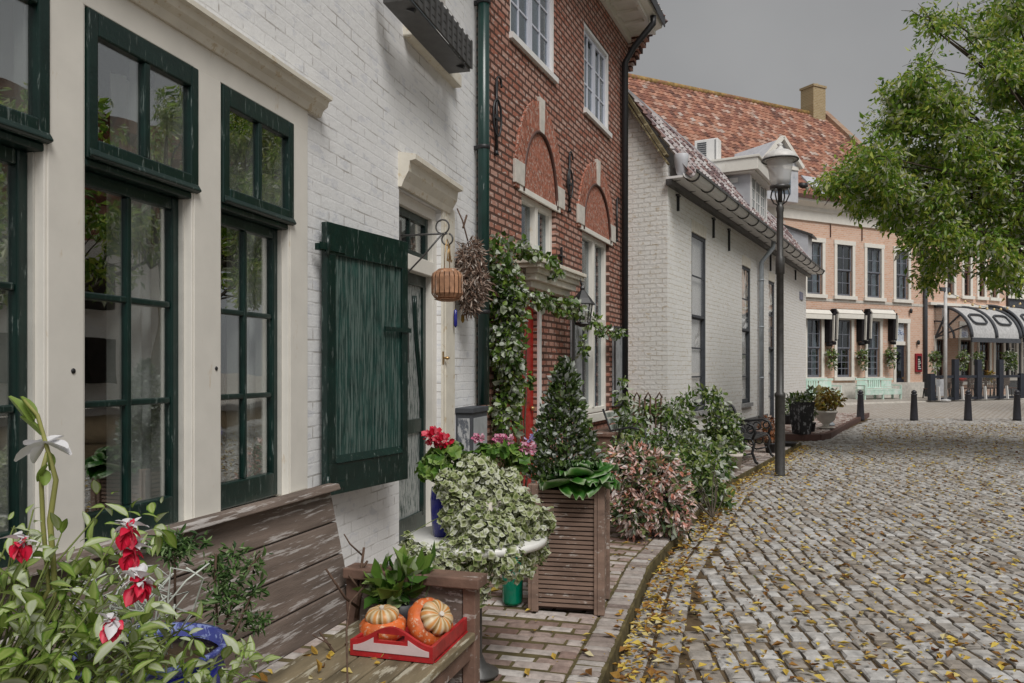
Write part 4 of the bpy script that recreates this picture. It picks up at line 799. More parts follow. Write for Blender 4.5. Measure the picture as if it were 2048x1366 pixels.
for px, py in ((1660, 0), (1723, 0)): 
    a = S(px); m = MB(); m.bar((a, -.03, 7.7), (a, -.03, 8.3), .05, .03); m.build('wall_anchor', BROWNP, fh)
# folded awnings above the ground floor windows
for pa, pb in ((1598, 1650), (1664, 1714), (1731, 1777)):
    a, b = S(pa), S(pb); zc = H((pa + pb) / 2, 626); m = MB(); m.box(a - .12, b + .12, -.26, -.02, zc, zc + .16); aw = m.build('awning', BLACKC, fh, bevel=.03); m = MB(); m.box(a, b, -.40, -.32, zc - .28, zc - .06); m.prism([(a, -.26, zc + .14), (a, -.42, zc - .05), (a, -.38, zc - .08), (a, -.2, zc + .1)], (b - a, 0, 0)); m.build('valance', CREAM, aw)
    for x in (a - .06, b + .16):
        m = MB(); m.prism([(x - .22, -.02, zc), (x - .22, -.34, zc), (x - .22, -.30, zc - 1.32), (x - .22, -.02, zc - 1.32)], (.26, 0, 0)); m.lathe([(.14, 0), (.14, .16)], (x - .08, -.18, zc - 1.5), 8); m.build('folded_side', BLACKC, aw); m = MB(); m.bar((x - .02, -.36, zc - .1), (x - .04, -.33, zc - 1.25), .14, .04); m.build('edge_strip', CREAM, aw)
x = S(1851, .1); m = MB(); m.tube([(x, -.10, B0), (x, -.10, 8.4)], .10, 8); m.build('rain_pipe', SLATEG, fh)
a, b = S(1829), S(1841); m = MB(); m.box(a, b, -.10, -.002, H(1835, 744), H(1835, 707)); mn = m.build('menu_case', plain('dark red case', (.28, .02, .03), .4), fh, bevel=.02); m = MB(); m.box(a + .08, b - .08, -.112, -.101, H(1835, 740), H(1835, 712)); m.build('menu_board', BLACKC, mn); m = MB()
for i in range(6): z = H(1835, 738) + i * .09; m.box(a + .11, b - .12 - .05 * (i % 3), -.118, -.113, z, z + .045)
m.build('menu_lines', STONE, mn)
for px, py, r in ((1837, 685, .07), (1822, 622, .07)): p = W4.loc(px, py, .1); m = MB(); m.lathe([(.02, .12), (r, .08), (r, -.08), (.03, -.11)], (p.x, -.1, p.z), 8); m.build('wall_lamp', IRON, fh)
# restaurant next door
fr = thing('restaurant_house', 'orange brick restaurant behind the tree with two rounded glazed awnings', 'restaurant', W4, (S(1853), 0, B0))
xa, xb = S(1853), S(2013); zr_u = (H(1935, 592), H(1935, 500))
sash_house(fr, W4, (1.0, 3.15), zr_u, [(S(1872), S(1888)), (S(1920), S(1942)), (S(1958), S(1978)), (S(1990), S(2006))], [(S(1893), S(1907)), (S(1927), S(1940)), (S(1957), S(1968)), (S(1983), S(1993))], None, xa + .02, xb, 8.3, ORANGEB, BROWNP, 2)
m = MB(); m.prism([(xa, .0, 8.3), (xa, -.08, 8.3), (xa, -.14, 8.9), (xa, -.5, 9.05), (xa, -.5, 9.3), (xa, 0, 9.3)], (xb - xa, 0, 0)); m.build('cornice', CREAM, fr); m = MB(); tiles(m, xa, xb, -.4, 9.3, 5, 13.6, tw=.4, th=.4, seed=31); m.build('roof', TILEG, fr); m = MB(); m.tube([(xa, 5, 13.62), (xb, 5, 13.62)], .18, 8); m.build('ridge_tiles', MOSSR, fr)
m = MB(); m.box(xa + .1, xb, -.16, -.002, 4.86, 5.0); m.build('string_course', CREAM, fr)
for pa, pb in ((1869, 1966), (1972, 2075)):
    a, b = S(pa), S(pb); zt_, zb_ = H((pa + pb) / 2, 616), H((pa + pb) / 2, 679); dp = 1.9; N_ = 12; arc = lambda t: (-dp * math.sin(t), zb_ + (zt_ - zb_) * math.cos(t))
    m = MB(); m.smooth = True
    for i in range(N_): (ya, za), (y2, z2) = arc(math.pi / 2 * i / N_), arc(math.pi / 2 * (i + 1) / N_); m.add([(a, ya, za), (b, ya, za), (b, y2, z2), (a, y2, z2)], [(0, 1, 2, 3)])
    aw = m.build('curved_awning', plain('pale awning cloth %d' % pa, (.46, .46, .46), .6), fr)
    m = MB(); nr = 3
    for i in range(nr): xx = a + (b - a) * i / (nr - 1); m.tube([(xx, arc(math.pi / 2 * j / N_)[0] * 1.01 - .02, arc(math.pi / 2 * j / N_)[1] + .02) for j in range(N_ + 1)], .085, 6)
    m.box(a, b, -dp - .06, -dp + .02, zb_ - .22, zb_); m.build('rib', SLATEG, aw)
    m = MB()
    for k_ in range(1, 4): t = math.pi / 2 * k_ / 4; y, z = arc(t); m.bar((a - .03, -.05, zb_ + .05), (a - .03, y, z), .06, .05)
    m.tube([(a - .03, arc(math.pi / 2 * j / N_)[0] * .55, zb_ + (arc(math.pi / 2 * j / N_)[1] - zb_) * .55) for j in range(N_ + 1)], .04, 5); m.build('end_bars', SLATEG, aw); m = MB(); m.prism([(a, 0, zb_)] + [(a, *arc(math.pi / 2 * j / N_)) for j in range(N_ + 1)], (.012, 0, 0)); m.build('end_pane', GLASSD, aw)
    m = MB()
    for k_ in range(2):
        xc = a + (b - a) * (.25 + .5 * k_); wv = (b - a) * .14; t = math.pi / 2 * .62; y, z = arc(t); ty, tz = -math.cos(t), -math.sin(t); L_ = math.hypot(ty * dp, tz * (zt_ - zb_)); dv = Vector((0, -dp * math.cos(t), -(zt_ - zb_) * math.sin(t))).normalized(); nv = Vector((0, dv.z, -dv.y)); nv = nv if nv.y < 0 else -nv
        m.tube([Vector((xc, y, z)) + nv * .05 + Vector((wv * math.copysign(abs(math.cos(u)) ** .5, math.cos(u)), 0, 0)) + dv * (.30 * math.copysign(abs(math.sin(u)) ** .5, math.sin(u))) for u in [j * math.pi / 10 for j in range(20)]], .05, 5, True)
    m.build('oval_emblem', SLATEG, aw)
# dark house at the edge
x2, x3 = S(2013), S(2110); dh = thing('dark_grey_house', 'dark grey painted house with tall white framed windows at the end of the square', 'house', W4, (x2, 0, B0))
sash_house(dh, W4, (1.2, 3.3), (H(2030, 592), H(2030, 500)), [(S(2020), S(2032)), (S(2045), S(2060))], [(S(2018), S(2026)), (S(2034), S(2043)), (S(2055), S(2066))], None, x2 + .02, x3, 10.2, SLATEG, WHITE, 2); m = MB(); m.box(x2, x3, -.3, 5, 10.2, 10.5); m.prism([(x2, -.3, 10.5), (x2, 2.3, 13.5), (x2, 5, 10.5)], (x3 - x2, 0, 0)); m.build('roof', TILEG, dh); m = MB(); m.box(x2 - .05, x2 + .1, -.1, 0, B0, 10.2); m.build('rain_pipe', IRON, dh)
# far pavement
m = MB(); a, b = x0, x3 + 6; m.prism([(a, .0, .05), (a, -2.7, .05), (a, -2.7, B0 + .0), (a, 0, B0 + .06)], (b - a, 0, 0)); fp = m.build('far_pavement', FARSET); fp.location = W4.o; fp.rotation_euler = (0, 0, W4.th); tag(fp, kind='structure')
m = MB(); m.box(a, b, -2.85, -2.70, .02, B0 + .01); fk = m.build('far_kerb', STONE); fk.location = W4.o; fk.rotation_euler = (0, 0, W4.th); tag(fk, kind='structure')
# terrace screen, pole, string lights
def gpt(px, o): p = W4.loc(px, HY, o); return p.x
ts = thing('terrace_screen', 'navy framed terrace screen with low panels in front of the restaurant', 'screen', W4, (gpt(1862, 3.0), -3.0, B0)); zz = B0 + .02
ax, bx_ = gpt(1863, 3.0), gpt(2042, 3.0); n = 4; m = MB(); m.box(ax, bx_, -3.05, -2.95, zz + .02, zz + .12); m.box(ax, bx_, -3.05, -2.95, zz + 1.0, zz + 1.12)
for i in range(n + 1): x = ax + (bx_ - ax) * i / n; m.box(x - .16, x + .16, -3.08, -2.92, zz, zz + (1.85 if 0 < i < n else 1.2))
m.build('frame', NAVY, ts); m = MB()
for i in range(n): a = ax + (bx_ - ax) * i / n + .16; b = ax + (bx_ - ax) * (i + 1) / n - .16; m.box(a, b, -3.01, -2.99, zz + .12, zz + (1.0))
m.build('panel', MATS['pale pane'], ts); m = MB(); m.box(ax + .3, ax + 1.0, -3.03, -3.012, zz + .2, zz + .95); m.build('menu_sheet', plain('pale grey board', (.42, .43, .45), .6), ts)
for i in range(n + 1): x = ax + (bx_ - ax) * i / n + .18; m = MB(); m.bar((x, -3.25, zz), (x, -3.2, zz + .62), .10, .05); m.build('prop', WHITE, ts)
po = thing('flag_pole', 'slim pale grey pole standing at the end of the terrace by the first awning', 'pole', W4, (gpt(1891, 3.4), -3.4, B0)); x = gpt(1891, 3.4); m = MB(); m.tube([(x, -3.4, B0), (x, -3.4, B0 + 5.0)], .07, 8); m.lathe([(.22, 0), (.22, .06), (.08, .1)], (x, -3.4, B0), 10); m.build('pole', plain('pale pole paint', (.50, .50, .50), .4), po); m = MB(); m.box(x - .35, x + .25, -3.45, -3.35, B0 + 4.85, B0 + 5.02); m.build('cap', SLATEG, po)
st = thing('string_lights', 'cord of small warm bulbs strung from the pole past the dark grey house', 'string lights', W4, (x, -3.4, B0 + 4.9)); m = MB(); pts = []
ex = gpt(2085, 1.0)
for i in range(31): u = i / 30; pts.append((x + (ex - x) * u, -3.4 + 2.2 * u, B0 + 4.9 + 1.0 * u - 2.2 * math.sin(u * math.pi) * .45))
m.tube(pts, .012, 4); m.build('cord', IRON, st); m = MB()
for p in pts[1::2]: m.lathe([(.02, 0), (.055, -.05), (.05, -.11), (.0, -.13)], p, 6)
m.build('bulb', plain('amber bulb', (.75, .58, .30), .3), st)
# terrace furniture
def far_chair():
    c = thing('terrace_chair', 'dark terrace chair behind the low screen panels', 'chair', WORLD, (0, 0, 0), 'dark chairs on the restaurant terrace'); m = MB(); m.box(-.22, .22, -.22, .22, .43, .47); m.build('seat', BROWNP, c)
    m = MB(); m.tube([(-.22, .22, .45), (-.24, .30, .95), (0, .33, 1.02), (.24, .30, .95), (.22, .22, .45)], .03, 6)
    for i in range(4): m.bar((-.15 + .1 * i, .24, .47), (-.15 + .1 * i, .32, 1.0), .05, .02)
    m.build('backrest', plain('grey woven chair', (.20, .16, .14), .7), c)
    for sx in (-1, 1):
        for sy in (-1, 1): m = MB(); m.bar((.19 * sx, .19 * sy, .43), (.22 * sx, .23 * sy, 0), .04, .04); m.build('leg', BLACKC, c)
    return c
c0_ = far_chair()
for i in range(13):
    c = c0_ if i == 0 else copy_tree(c0_); x = gpt(1880 + i * 12.5, 1.9); p = W4.w((x, -1.4 - .7 * (i % 2), B0 + .04)); c.location = p; c.rotation_euler = (0, 0, W4.th + (.4 if i % 2 else 2.7) + .3 * i)
for i, px in enumerate((1913, 1963, 2008)):
    x = gpt(px, 1.9); t = thing('terrace_table', ('dark round terrace table nearest the pale pole', 'dark round terrace table in the middle of the terrace', 'dark round terrace table at the dark house end of the terrace')[i], 'table', W4, (x, -1.75, B0 + .04), 'dark tables on the restaurant terrace'); m = MB(); m.lathe([(.40, .72), (.42, .74), (.40, .76)], (x, -1.75, B0 + .04), 14); m.build('tabletop', BROWNP, t); m = MB(); m.lathe([(.22, 0), (.2, .03), (.04, .06), (.04, .72)], (x, -1.75, B0 + .04), 10); m.build('pedestal', BLACKC, t)
for i, (px, dy_, c_) in enumerate(((1925, 757, REDP), (1979, 752, ORANL))):
    p = W4.loc(px, dy_, 2.3); t = thing('table_lamp' if i else 'red_cushion', ('red cushion leaning behind the terrace screen', 'orange potted blooms on the terrace behind the screen')[i], ('cushion', 'flowers')[i], W4, (p.x, p.y, p.z)); m = MB()
    if i == 0: m.lathe([(.02, -.14), (.26, -.08), (.28, .05), (.03, .14)], p, 10, 1, .5); m.build('cover', c_, t)
    else: pt, dr = cloud([(p.x, p.y, p.z, .2, .2, .25)], 120, 5); leaves('blooms', pt, dr, .14, c_, t, 6); t.name = 'terrace_flowers'; ORG[t.name] = Vector(p)
# hanging baskets on the facades
bk = 0
for px, py, lb in ((1663, 712, 'hanging plant between the first and second window of the orange house'), (1724, 713, 'hanging plant between the second and third window of the orange house'), (1781, 710, 'hanging plant beside the navy door of the orange house'), (1868, 716, 'hanging plant at the corner post under the first curved awning'), (1925, 716, 'hanging plant in the middle under the first curved awning'), (1957, 717, 'hanging plant under the gap between the curved awnings'), (2020, 716, 'large trailing plant under the second curved awning')):
    o = .25 if px < 1850 else 1.7; p = W4.loc(px, py, o); t = thing('hanging_basket', lb, 'hanging plant', W4, (p.x, p.y, p.z), 'hanging plants along the far facades'); m = MB(); m.lathe([(.04, -.18), (.14, -.12), (.2, .02), (.19, .03)], p, 10); m.tube([(p.x, p.y, p.z), (p.x, p.y, p.z + .55)], .01, 4); m.build('basket', TWIG, t); sc_ = 1.9 if px == 2020 else 1.0; pt, dr = cloud([(p.x, p.y, p.z + .12, .26 * sc_, .22, .25), (p.x, p.y - .05, p.z - .25, .2 * sc_, .18, .38)], int(260 * sc_), 40 + bk); leaves('foliage', pt, dr, .13, MIDL, t, 50 + bk, droop=.6); bk += 1
# mint benches
def far_bench(px0, px1, label):
    a, b = gpt(px0, 1.2), gpt(px1, 1.2); y = -1.2; z = B0 + .03; t = thing('mint_bench', label, 'bench', W4, (a, y, z), 'mint green benches before the orange house'); L_ = b - a
    m = MB(); m.box(a, b, y - .05, y + .42, z + .42, z + .47); m.box(a, b, y - .06, y - .03, z + .22, z + .41); m.build('seat', MINT, t)
    m = MB(); m.box(a, b, y + .43, y + .48, z + .88, z + .98); m.box(a, b, y + .43, y + .47, z + .50, z + .56); 
    for i in range(3):
        u0, u1 = a + .03 + (L_ - .06) * i / 3, a + .03 + (L_ - .06) * (i + 1) / 3
        if i == 1:
            for j in range(6): x = u0 + (u1 - u0) * (j + .5) / 6; m.box(x - .05, x + .05, y + .44, y + .465, z + .56, z + .88)
        else: m.box(u0 + .06, u1 - .06, y + .44, y + .46, z + .58, z + .86)
    m.build('backrest', MINT, t)
    for x in (a, b - .07):
        m = MB(); m.box(x, x + .07, y - .06, y + .45, z + .62, z + .67); m.box(x, x + .07, y - .05, y + .02, z + .47, z + .62); m.build('armrest', MINT, t)
    for x in (a, a + L_ / 2 - .04, b - .08):
        for yy in (y - .04, y + .38): m = MB(); m.box(x, x + .08, yy, yy + .08, z, z + .42); m.build('leg', MINT, t)
far_bench(1592, 1682, 'pale mint bench partly behind the corner of the limewashed house'); far_bench(1728, 1802, 'pale mint bench between the windows and the navy door')
# bollards
def bollard(p, n):
    t = thing('bollard', ('dark bollard in front of the mint bench gap', 'dark bollard before the navy door end of the orange house', 'dark round headed bollard before the terrace screen', 'dark bollard at the edge of the picture by the dark house')[n], 'bollard', WORLD, p, 'dark bollards along the square'); m = MB(); m.lathe([(.125, 0), (.12, .06), (.085, .80), (.095, .81), (.095, .84), (.08, .85)], p, 14); m.build('post', BOLL, t); m = MB(); m.lathe([(.05, .85), (.085, .88), (.075, .93), (.02, .97)], p, 12); m.build('head', BOLL, t); return t
for i, px in enumerate((1721, 1828, 1936, 2034)): bollard(G(px, 841, 0), i)
p = G(1638, 838, 0); t = thing('wooden_post', 'weathered mossy wooden post in front of the mint bench', 'post', WORLD, p); m = MB(); m.lathe([(.10, 0), (.10, .98), (.085, 1.06), (.02, 1.12)], p, 10); m.build('post', plain('mossy post', (.20, .17, .08), .9, .2, .3, 9, .4), t)
# old street lamp
p = G(1560, 951, 0); lp = thing('street_lamp', 'tall dark iron street lamp with a bell shaped glass lantern at the kerb', 'street lamp', WORLD, p)
m = MB(); m.lathe([(.08, 0), (.08, .015), (.073, .03), (.073, 1.19), (.082, 1.20), (.082, 1.24), (.056, 1.27), (.053, 3.05), (.068, 3.06), (.068, 3.30), (.050, 3.33), (.048, 3.98), (.06, 4.05), (.03, 4.15)], p, 18); m.build('post', IRONG, lp)
UP = .12; p = p + Vector((0, 0, UP))
m = MB()
for i in range(4):
    t = math.pi / 4 + math.pi / 2 * i; cs, sn = math.cos(t), math.sin(t)
    m.tube([p + Vector((cs * r, sn * r, z)) for r, z in ((.03, 3.98), (.10, 4.02), (.15, 4.12), (.13, 4.21), (.09, 4.24))], .012, 6)
m.lathe([(.14, 4.22), (.15, 4.24), (.15, 4.27), (.11, 4.28)], p, 20); m.lathe([(.0, 4.20), (.035, 4.0), (.035, 4.3)], p, 8); m.build('lantern_cradle', IRONG, lp)
m = MB(); m.lathe([(.125, 4.275), (.15, 4.36), (.17, 4.5), (.19, 4.62), (.21, 4.68)], p, 24); m.V = m.V; gl = m.build('lamp_glass', GLASSL, lp)
m = MB(); m.lathe([(.262, 4.66), (.265, 4.675), (.23, 4.74), (.14, 4.80), (.05, 4.83), (.03, 4.88), (.045, 4.90), (.0, 4.93)], p, 26); m.build('cap', plain('pale lamp cap', (.62, .61, .59), .45), lp); m = MB(); m.tube([p + Vector((.262 * math.cos(i * .2618), .262 * math.sin(i * .2618), 4.66)) for i in range(24)], .014, 6, True); m.build('cap_rim', IRONG, lp)
m = MB(); m.lathe([(.03, 4.3), (.05, 4.4), (.05, 4.55), (.02, 4.62)], p, 10); m.build('bulb', WALLL, lp)
# ------------------------------------------------------------------ wooden bench with the things on it
BO = Vector((-.66, 3.45, PZ)); bth = math.atan2(-.954, -.30); BF = Frame(BO, bth)    # local x runs along the bench towards the camera, local y to the house
# local y = z cross x ; street side is +y or -y, taken from the sign below
sd = 1 if (BF.w((0, 1, 0)) - BO).x > 0 else -1
bn = thing('wooden_bench', 'old grey timber bench with tall plank back standing in front of the white house', 'bench', BF, (0, 0, 0)); L_ = 2.35; D_ = .55; y = lambda v: v * sd
def bxx(m, x0, x1, a, b, z0, z1): ya, yb = sorted((y(a), y(b))); m.box(x0, x1, ya, yb, z0, z1)
m = MB(); nb = 4
for i in range(nb):
    z0, z1 = .44 + .135 * i, .44 + .135 * (i + 1) - .006; f = lambda z: -.02 - (z - .44) * .22
    m.prism([(.0, y(f(z0)), z0), (.0, y(f(z1)), z1), (.0, y(f(z1) - .03), z1), (.0, y(f(z0) - .03), z0)], (L_, 0, 0))
m.prism([(-.01, y(-.145), .98), (-.01, y(-.09), .98), (-.01, y(-.10), 1.005), (-.01, y(-.155), 1.005)], (L_ + .02, 0, 0)); m.build('backrest', WOODB, bn, bevel=.005)
m = MB()
for i in range(5): a = .02 + i * .108; bxx(m, .05, L_ - .05, a, a + .102, .405, .44)
m.build('seat', WOODS, bn, bevel=.005)
for x0 in (0, L_ - .07):
    m = MB(); bxx(m, x0 - .02, x0 + .09, -.03, .33, .62, .665); bxx(m, x0 - .02, x0 + .09, .336, D_ + .03, .62, .665); m.build('armrest', WOODA, bn, bevel=.006)
    m = MB(); bxx(m, x0 + .02, x0 + .05, .03, D_ - .055, .16, .615); m.build('side_panel', WOODB, bn)
for x0 in (0, L_ - .06):
    for a in (-.03, D_ - .05): m = MB(); bxx(m, x0, x0 + .06, a, a + .055, 0, .62); m.build('leg', WOODA, bn, bevel=.004)
m = MB(); bxx(m, .06, L_ - .06, D_ - .04, D_ - .015, .33, .40); m.build('apron', WOODA, bn)
# red tray with two turban squashes
sz = PZ + .44; t0 = Vector((-.60, 2.965, sz)); t1 = Vector((-.285, 2.875, sz)); e1 = (t1 - t0).normalized(); tw = (t1 - t0).length; th = math.atan2(e1.y, e1.x); TF = Frame(t0, th); tl_ = .47
tr = thing('serving_tray', 'red wooden serving tray with curved cut out handles on the bench seat', 'tray', TF, (0, 0, 0)); m = MB(); m.box(0, tw, 0, tl_, .004, .014); m.build('base', TRAYR, tr)
for yy in (0, tl_ - .014):
    N_ = 24; prof = [(tw * i / N_, .062 + .058 * math.sin(math.pi * i / N_) ** 2.2) for i in range(N_ + 1)]
    hx0, hx1, hz0, hz1 = tw * .33, tw * .67, .068, .094; m = MB()
    for (xa, za), (xb, zb_) in zip(prof, prof[1:]):
        xm = (xa + xb) / 2
        if hx0 < xm < hx1:
            m.prism([(xa, yy, .014), (xb, yy, .014), (xb, yy, hz0), (xa, yy, hz0)], (0, .014, 0)); m.prism([(xa, yy, hz1), (xb, yy, hz1), (xb, yy, zb_), (xa, yy, za)], (0, .014, 0))
        else: m.prism([(xa, yy, .014), (xb, yy, .014), (xb, yy, zb_), (xa, yy, za)], (0, .014, 0))
    en = m.build('end_panel', TRAYR, tr)
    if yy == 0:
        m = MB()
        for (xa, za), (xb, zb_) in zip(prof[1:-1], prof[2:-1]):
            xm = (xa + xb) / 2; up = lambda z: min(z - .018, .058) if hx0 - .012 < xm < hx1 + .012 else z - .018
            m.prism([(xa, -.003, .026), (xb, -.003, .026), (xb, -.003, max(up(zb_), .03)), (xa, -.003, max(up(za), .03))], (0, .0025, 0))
        m.build('glare_panel', TRAYP, en)  # thin inset carrying the painted glare, red rim left around it
for xx in (0, tw - .014): m = MB(); m.box(xx, xx + .014, .0145, tl_ - .0145, .006, .060); m.build('side_panel', TRAYR, tr)
m = MB(); m.box(-.004, tw + .004, .02, tl_ - .02, .0, .004); m.build('foot_strip', TRAYR, tr)
def squash(name, label, cen, r, axis):
    ax = Vector(axis).normalized(); q = Vector((0, 0, 1)).rotation_difference(ax); fr = thing(name, label, 'squash', WORLD, cen, 'turban squashes in the tray'); cen = Vector(cen)
    def body(prof, ribs, amp, mat, nm, par, vfun=None):
        n = 60; V = []; vv = []
        for rr, z in prof:
            for k_ in range(n):
                t = 2 * math.pi * k_ / n; q_ = 1 - amp * (1 - abs(math.sin(t * ribs / 2)) ** .6); V.append(cen + q @ Vector((rr * q_ * math.cos(t) * r, rr * q_ * math.sin(t) * r, z * r))); vv.append(vfun(t) if vfun else .5)
        m = MB(); m.smooth = True; mm = len(prof); m.add(V, [(i * n + k_, i * n + (k_ + 1) % n, (i + 1) * n + (k_ + 1) % n, (i + 1) * n + k_) for i in range(mm - 1) for k_ in range(n)]); m.val = vv; return m.build(nm, mat, par)
    body([(.05, -.55), (.5, -.55), (.85, -.38), (1.0, -.10), (.98, .12), (.85, .28), (.68, .36)], 11, .05, PUMPO, 'body', fr)
    cp = body([(.66, .30), (.72, .42), (.70, .56), (.58, .70), (.38, .78), (.16, .76), (.02, .70)], 8, .16, PUMPC, 'cap', fr, lambda t: abs(math.sin(t * 4)) * .7 + .25 * (math.sin(t * 13) * .5 + .5)); m = MB(); c = [cen + q @ Vector((0, 0, z * r)) for z in (.68, .80, .86)]; m.tube(c, [.12 * r, .09 * r, .10 * r], 8); m.build('stalk', TERRA, cp)
squash('turban_squash', 'striped turban squash sitting upright at the house end of the red tray', (-.50, 3.10, sz + .068), .093, (-.05, -.1, 1)); squash('turban_squash', 'turban squash tipped on its side with its cap facing the street', (-.315, 3.10, sz + .083), .099, (.62, -.62, .62))
# twigs, small green plant in the bench corner
tg = thing('dry_branch', 'bare forked dry branch leaning in the corner of the wooden bench', 'branch', WORLD, (-.62, 3.3, sz)); m = MB()
def PB(px, py, Y): return P(px, py, Y)
for path, r in (([(712, 1235, 3.38), (722, 1180, 3.38), (722, 1140, 3.38), (728, 1095, 3.38)], .009), ([(720, 1180, 3.38), (705, 1160, 3.36), (698, 1150, 3.36)], .006), ([(722, 1140, 3.38), (735, 1122, 3.38)], .007), ([(724, 1110, 3.38), (700, 1088, 3.34), (688, 1068, 3.34)], .004), ([(715, 1215, 3.3), (690, 1195, 3.2), (652, 1138, 3.1)], .006), ([(735, 1165, 3.3), (700, 1205, 3.15), (693, 1260, 2.86), (695, 1366, 2.6)], .005), ([(668, 1305, 3.0), (640, 1265, 3.05)], .005), ([(662, 1290, 3.0), (625, 1270, 3.0)], .003)): m.tube([PB(*p) for p in path], [r * (1 - .5 * i / len(path)) for i in range(len(path))], 6)
m.build('twigs', TWIG, tg)
p = Vector((-.46, 3.33, sz)); sp = thing('salad_plant', 'small leafy green plant in a dark pot in the bench corner behind the squashes', 'plant', WORLD, p); m = MB(); m.lathe([(.06, 0), (.085, .10), (.08, .10)], p, 14); m.build('pot', POTD, sp); pt, dr = cloud([(p.x, p.y, p.z + .16, .13, .09, .09)], 150, 61); leaves('foliage', pt, dr, .085, GERL, sp, 62, asp=.55, up=.5, droop=0)
# round table with pots
tc = P(953, 1070, 3.95); tz = tc.z; tb = thing('round_table', 'small round white enamel table covered in trailing ivy', 'table', WORLD, (tc.x, tc.y, PZ)); m = MB(); m.lathe([(.30, tz - .04), (.345, tz - .035), (.35, tz - .01), (.34, tz), (.02, tz + .002)], (tc.x, tc.y, 0), 40); m.build('tabletop', TABLEW, tb)
m = MB(); m.lathe([(.11, PZ), (.11, PZ + .015), (.05, PZ + .05), (.028, PZ + .10), (.028, tz - .08), (.10, tz - .04)], (tc.x, tc.y, 0), 20); m.build('pedestal', IRONG, tb)
iv = thing('variegated_ivy', 'big cream and green variegated ivy trailing over the round white table', 'plant', WORLD, (tc.x, tc.y, tz)); Y0 = tc.y
m = MB(); m.lathe([(.09, tz + .003), (.13, tz + .18), (.12, tz + .18)], (tc.x + .03, Y0, 0), 16); m.build('pot', TERRA, iv)
bl = [ell(960, 975, Y0, .15, .15, .13), ell(930, 1030, Y0 - .1, .13, .14, .12), ell(1010, 1010, Y0, .15, .15, .14), ell(985, 1070, Y0 - .2, .17, .13, .12), ell(1050, 1040, Y0 - .05, .12, .12, .14), ell(930, 1110, Y0 - .30, .17, .08, .10), ell(870, 1120, Y0 - .32, .10, .07, .07), ell(1010, 1130, Y0 - .28, .12, .07, .09), ell(950, 940, Y0 + .02, .12, .12, .08), ell(1075, 1080, Y0 + .05, .06, .08, .14), ell(840, 1130, Y0 - .3, .05, .05, .06), ell(945, 1185, Y0 - .25, .09, .06, .07), ell(890, 1165, Y0 - .3, .10, .06, .05), ell(835, 1100, Y0 - .25, .06, .06, .04), ell(900, 970, Y0 - .1, .08, .1, .08)]
bl += [ell(815, 1085, Y0 - .2, .03, .03, .05), ell(1098, 1040, Y0, .03, .05, .07), ell(1020, 960, Y0, .06, .06, .07), ell(905, 1000, Y0 - .15, .05, .06, .09), ell(1060, 1120, Y0 - .1, .04, .05, .09), ell(870, 1160, Y0 - .3, .03, .04, .06)]; pt, dr = cloud(bl, 6200, 71, shell=2.6); lobed('foliage', pt, dr, .031, IVYV, iv, 72, lobes=3, point=True, deep=.62)
m = MB(); stems(m, (tc.x, Y0, tz + .15), [tuple(pt[i]) for i in range(0, 6200, 100)], .0035, .3, 3); m.build('runner', STEMG, iv)
def geranium(name, label, pot, pr, ph, potmat, blobs, n, heads, fmat, seed, lf=.062, stemz=.0):
    p = Vector(pot); t = thing(name, label, 'flowers', WORLD, p); m = MB(); m.lathe([(pr * .75, 0), (pr * .95, ph * .35), (pr, ph * .75), (pr * .9, ph), (pr * .8, ph)], p, 18); m.build('pot', potmat, t)
    pt, dr = cloud(blobs, n, seed); lobed('foliage', pt, dr, lf, GERL, t, seed + 1, lobes=6, deep=.82, rim=.35); m = MB(); tp = p + Vector((0, 0, ph)); stems(m, tp, [tuple(pt[i]) for i in range(0, n, 6)], .004, .1, seed)
    for hx in heads: stems(m, tp, [hx[:3]], .004, .08, seed)
    m.build('stem', STEMG, t)
    for hx in heads: pt, dr = cloud([(hx[0], hx[1], hx[2], hx[3], hx[3], hx[3] * .75)], int(90), seed + 5); leaves('flower', pt, dr, hx[3] * .62, fmat, t, seed + 6, asp=.9, outk=1.2, droop=0)
    return t
Y1 = 3.98; pv = P(886, 1055, Y1 - .05); pv.z = tz
geranium('red_geranium', 'red geranium in a cobalt blue vase on the round table', pv, .062, .24, BLUEG, [ell(885, 925, Y1, .11, .10, .075), ell(860, 945, Y1 - .05, .07, .07, .05), ell(905, 900, Y1, .06, .06, .05)], 120, [(*ell(866, 874, Y1, 0, 0, 0)[:3], .040), (*ell(884, 884, Y1 - .02, 0, 0, 0)[:3], .036)], REDF, 81)
Y2 = 4.2; pp = P(985, 1000, Y2); pp.z = tz
geranium('pink_geranium', 'pink geranium behind the ivy at the back of the round table', pp, .08, .2, TERRAO, [ell(965, 910, Y2, .09, .09, .06), ell(1000, 900, Y2, .10, .09, .06), ell(1035, 920, Y2, .08, .08, .07), ell(1020, 900, Y2, .06, .06, .05)], 130, [(*ell(957, 876, Y2, 0, 0, 0)[:3], .026), (*ell(1012, 880, Y2, 0, 0, 0)[:3], .034), (*ell(1056, 897, Y2, 0, 0, 0)[:3], .036), (*ell(1000, 878, Y2, 0, 0, 0)[:3], .028)], PINKF, 91)
p = P(1072, 876, 5.6); lv = thing('lilac_sprig', 'spray of tiny lilac flowers rising by the red door', 'flowers', WORLD, (p.x, p.y, PZ)); pt, dr = cloud([(p.x, p.y, p.z, .07, .07, .05)], 60, 95); leaves('flower', pt, dr, .028, LILACF, lv, 96, asp=.7); m = MB(); stems(m, (p.x, p.y, PZ), [tuple(pt[i]) for i in range(0, 60, 12)], .003, .03, 2); m.build('stem', STEMG, lv)
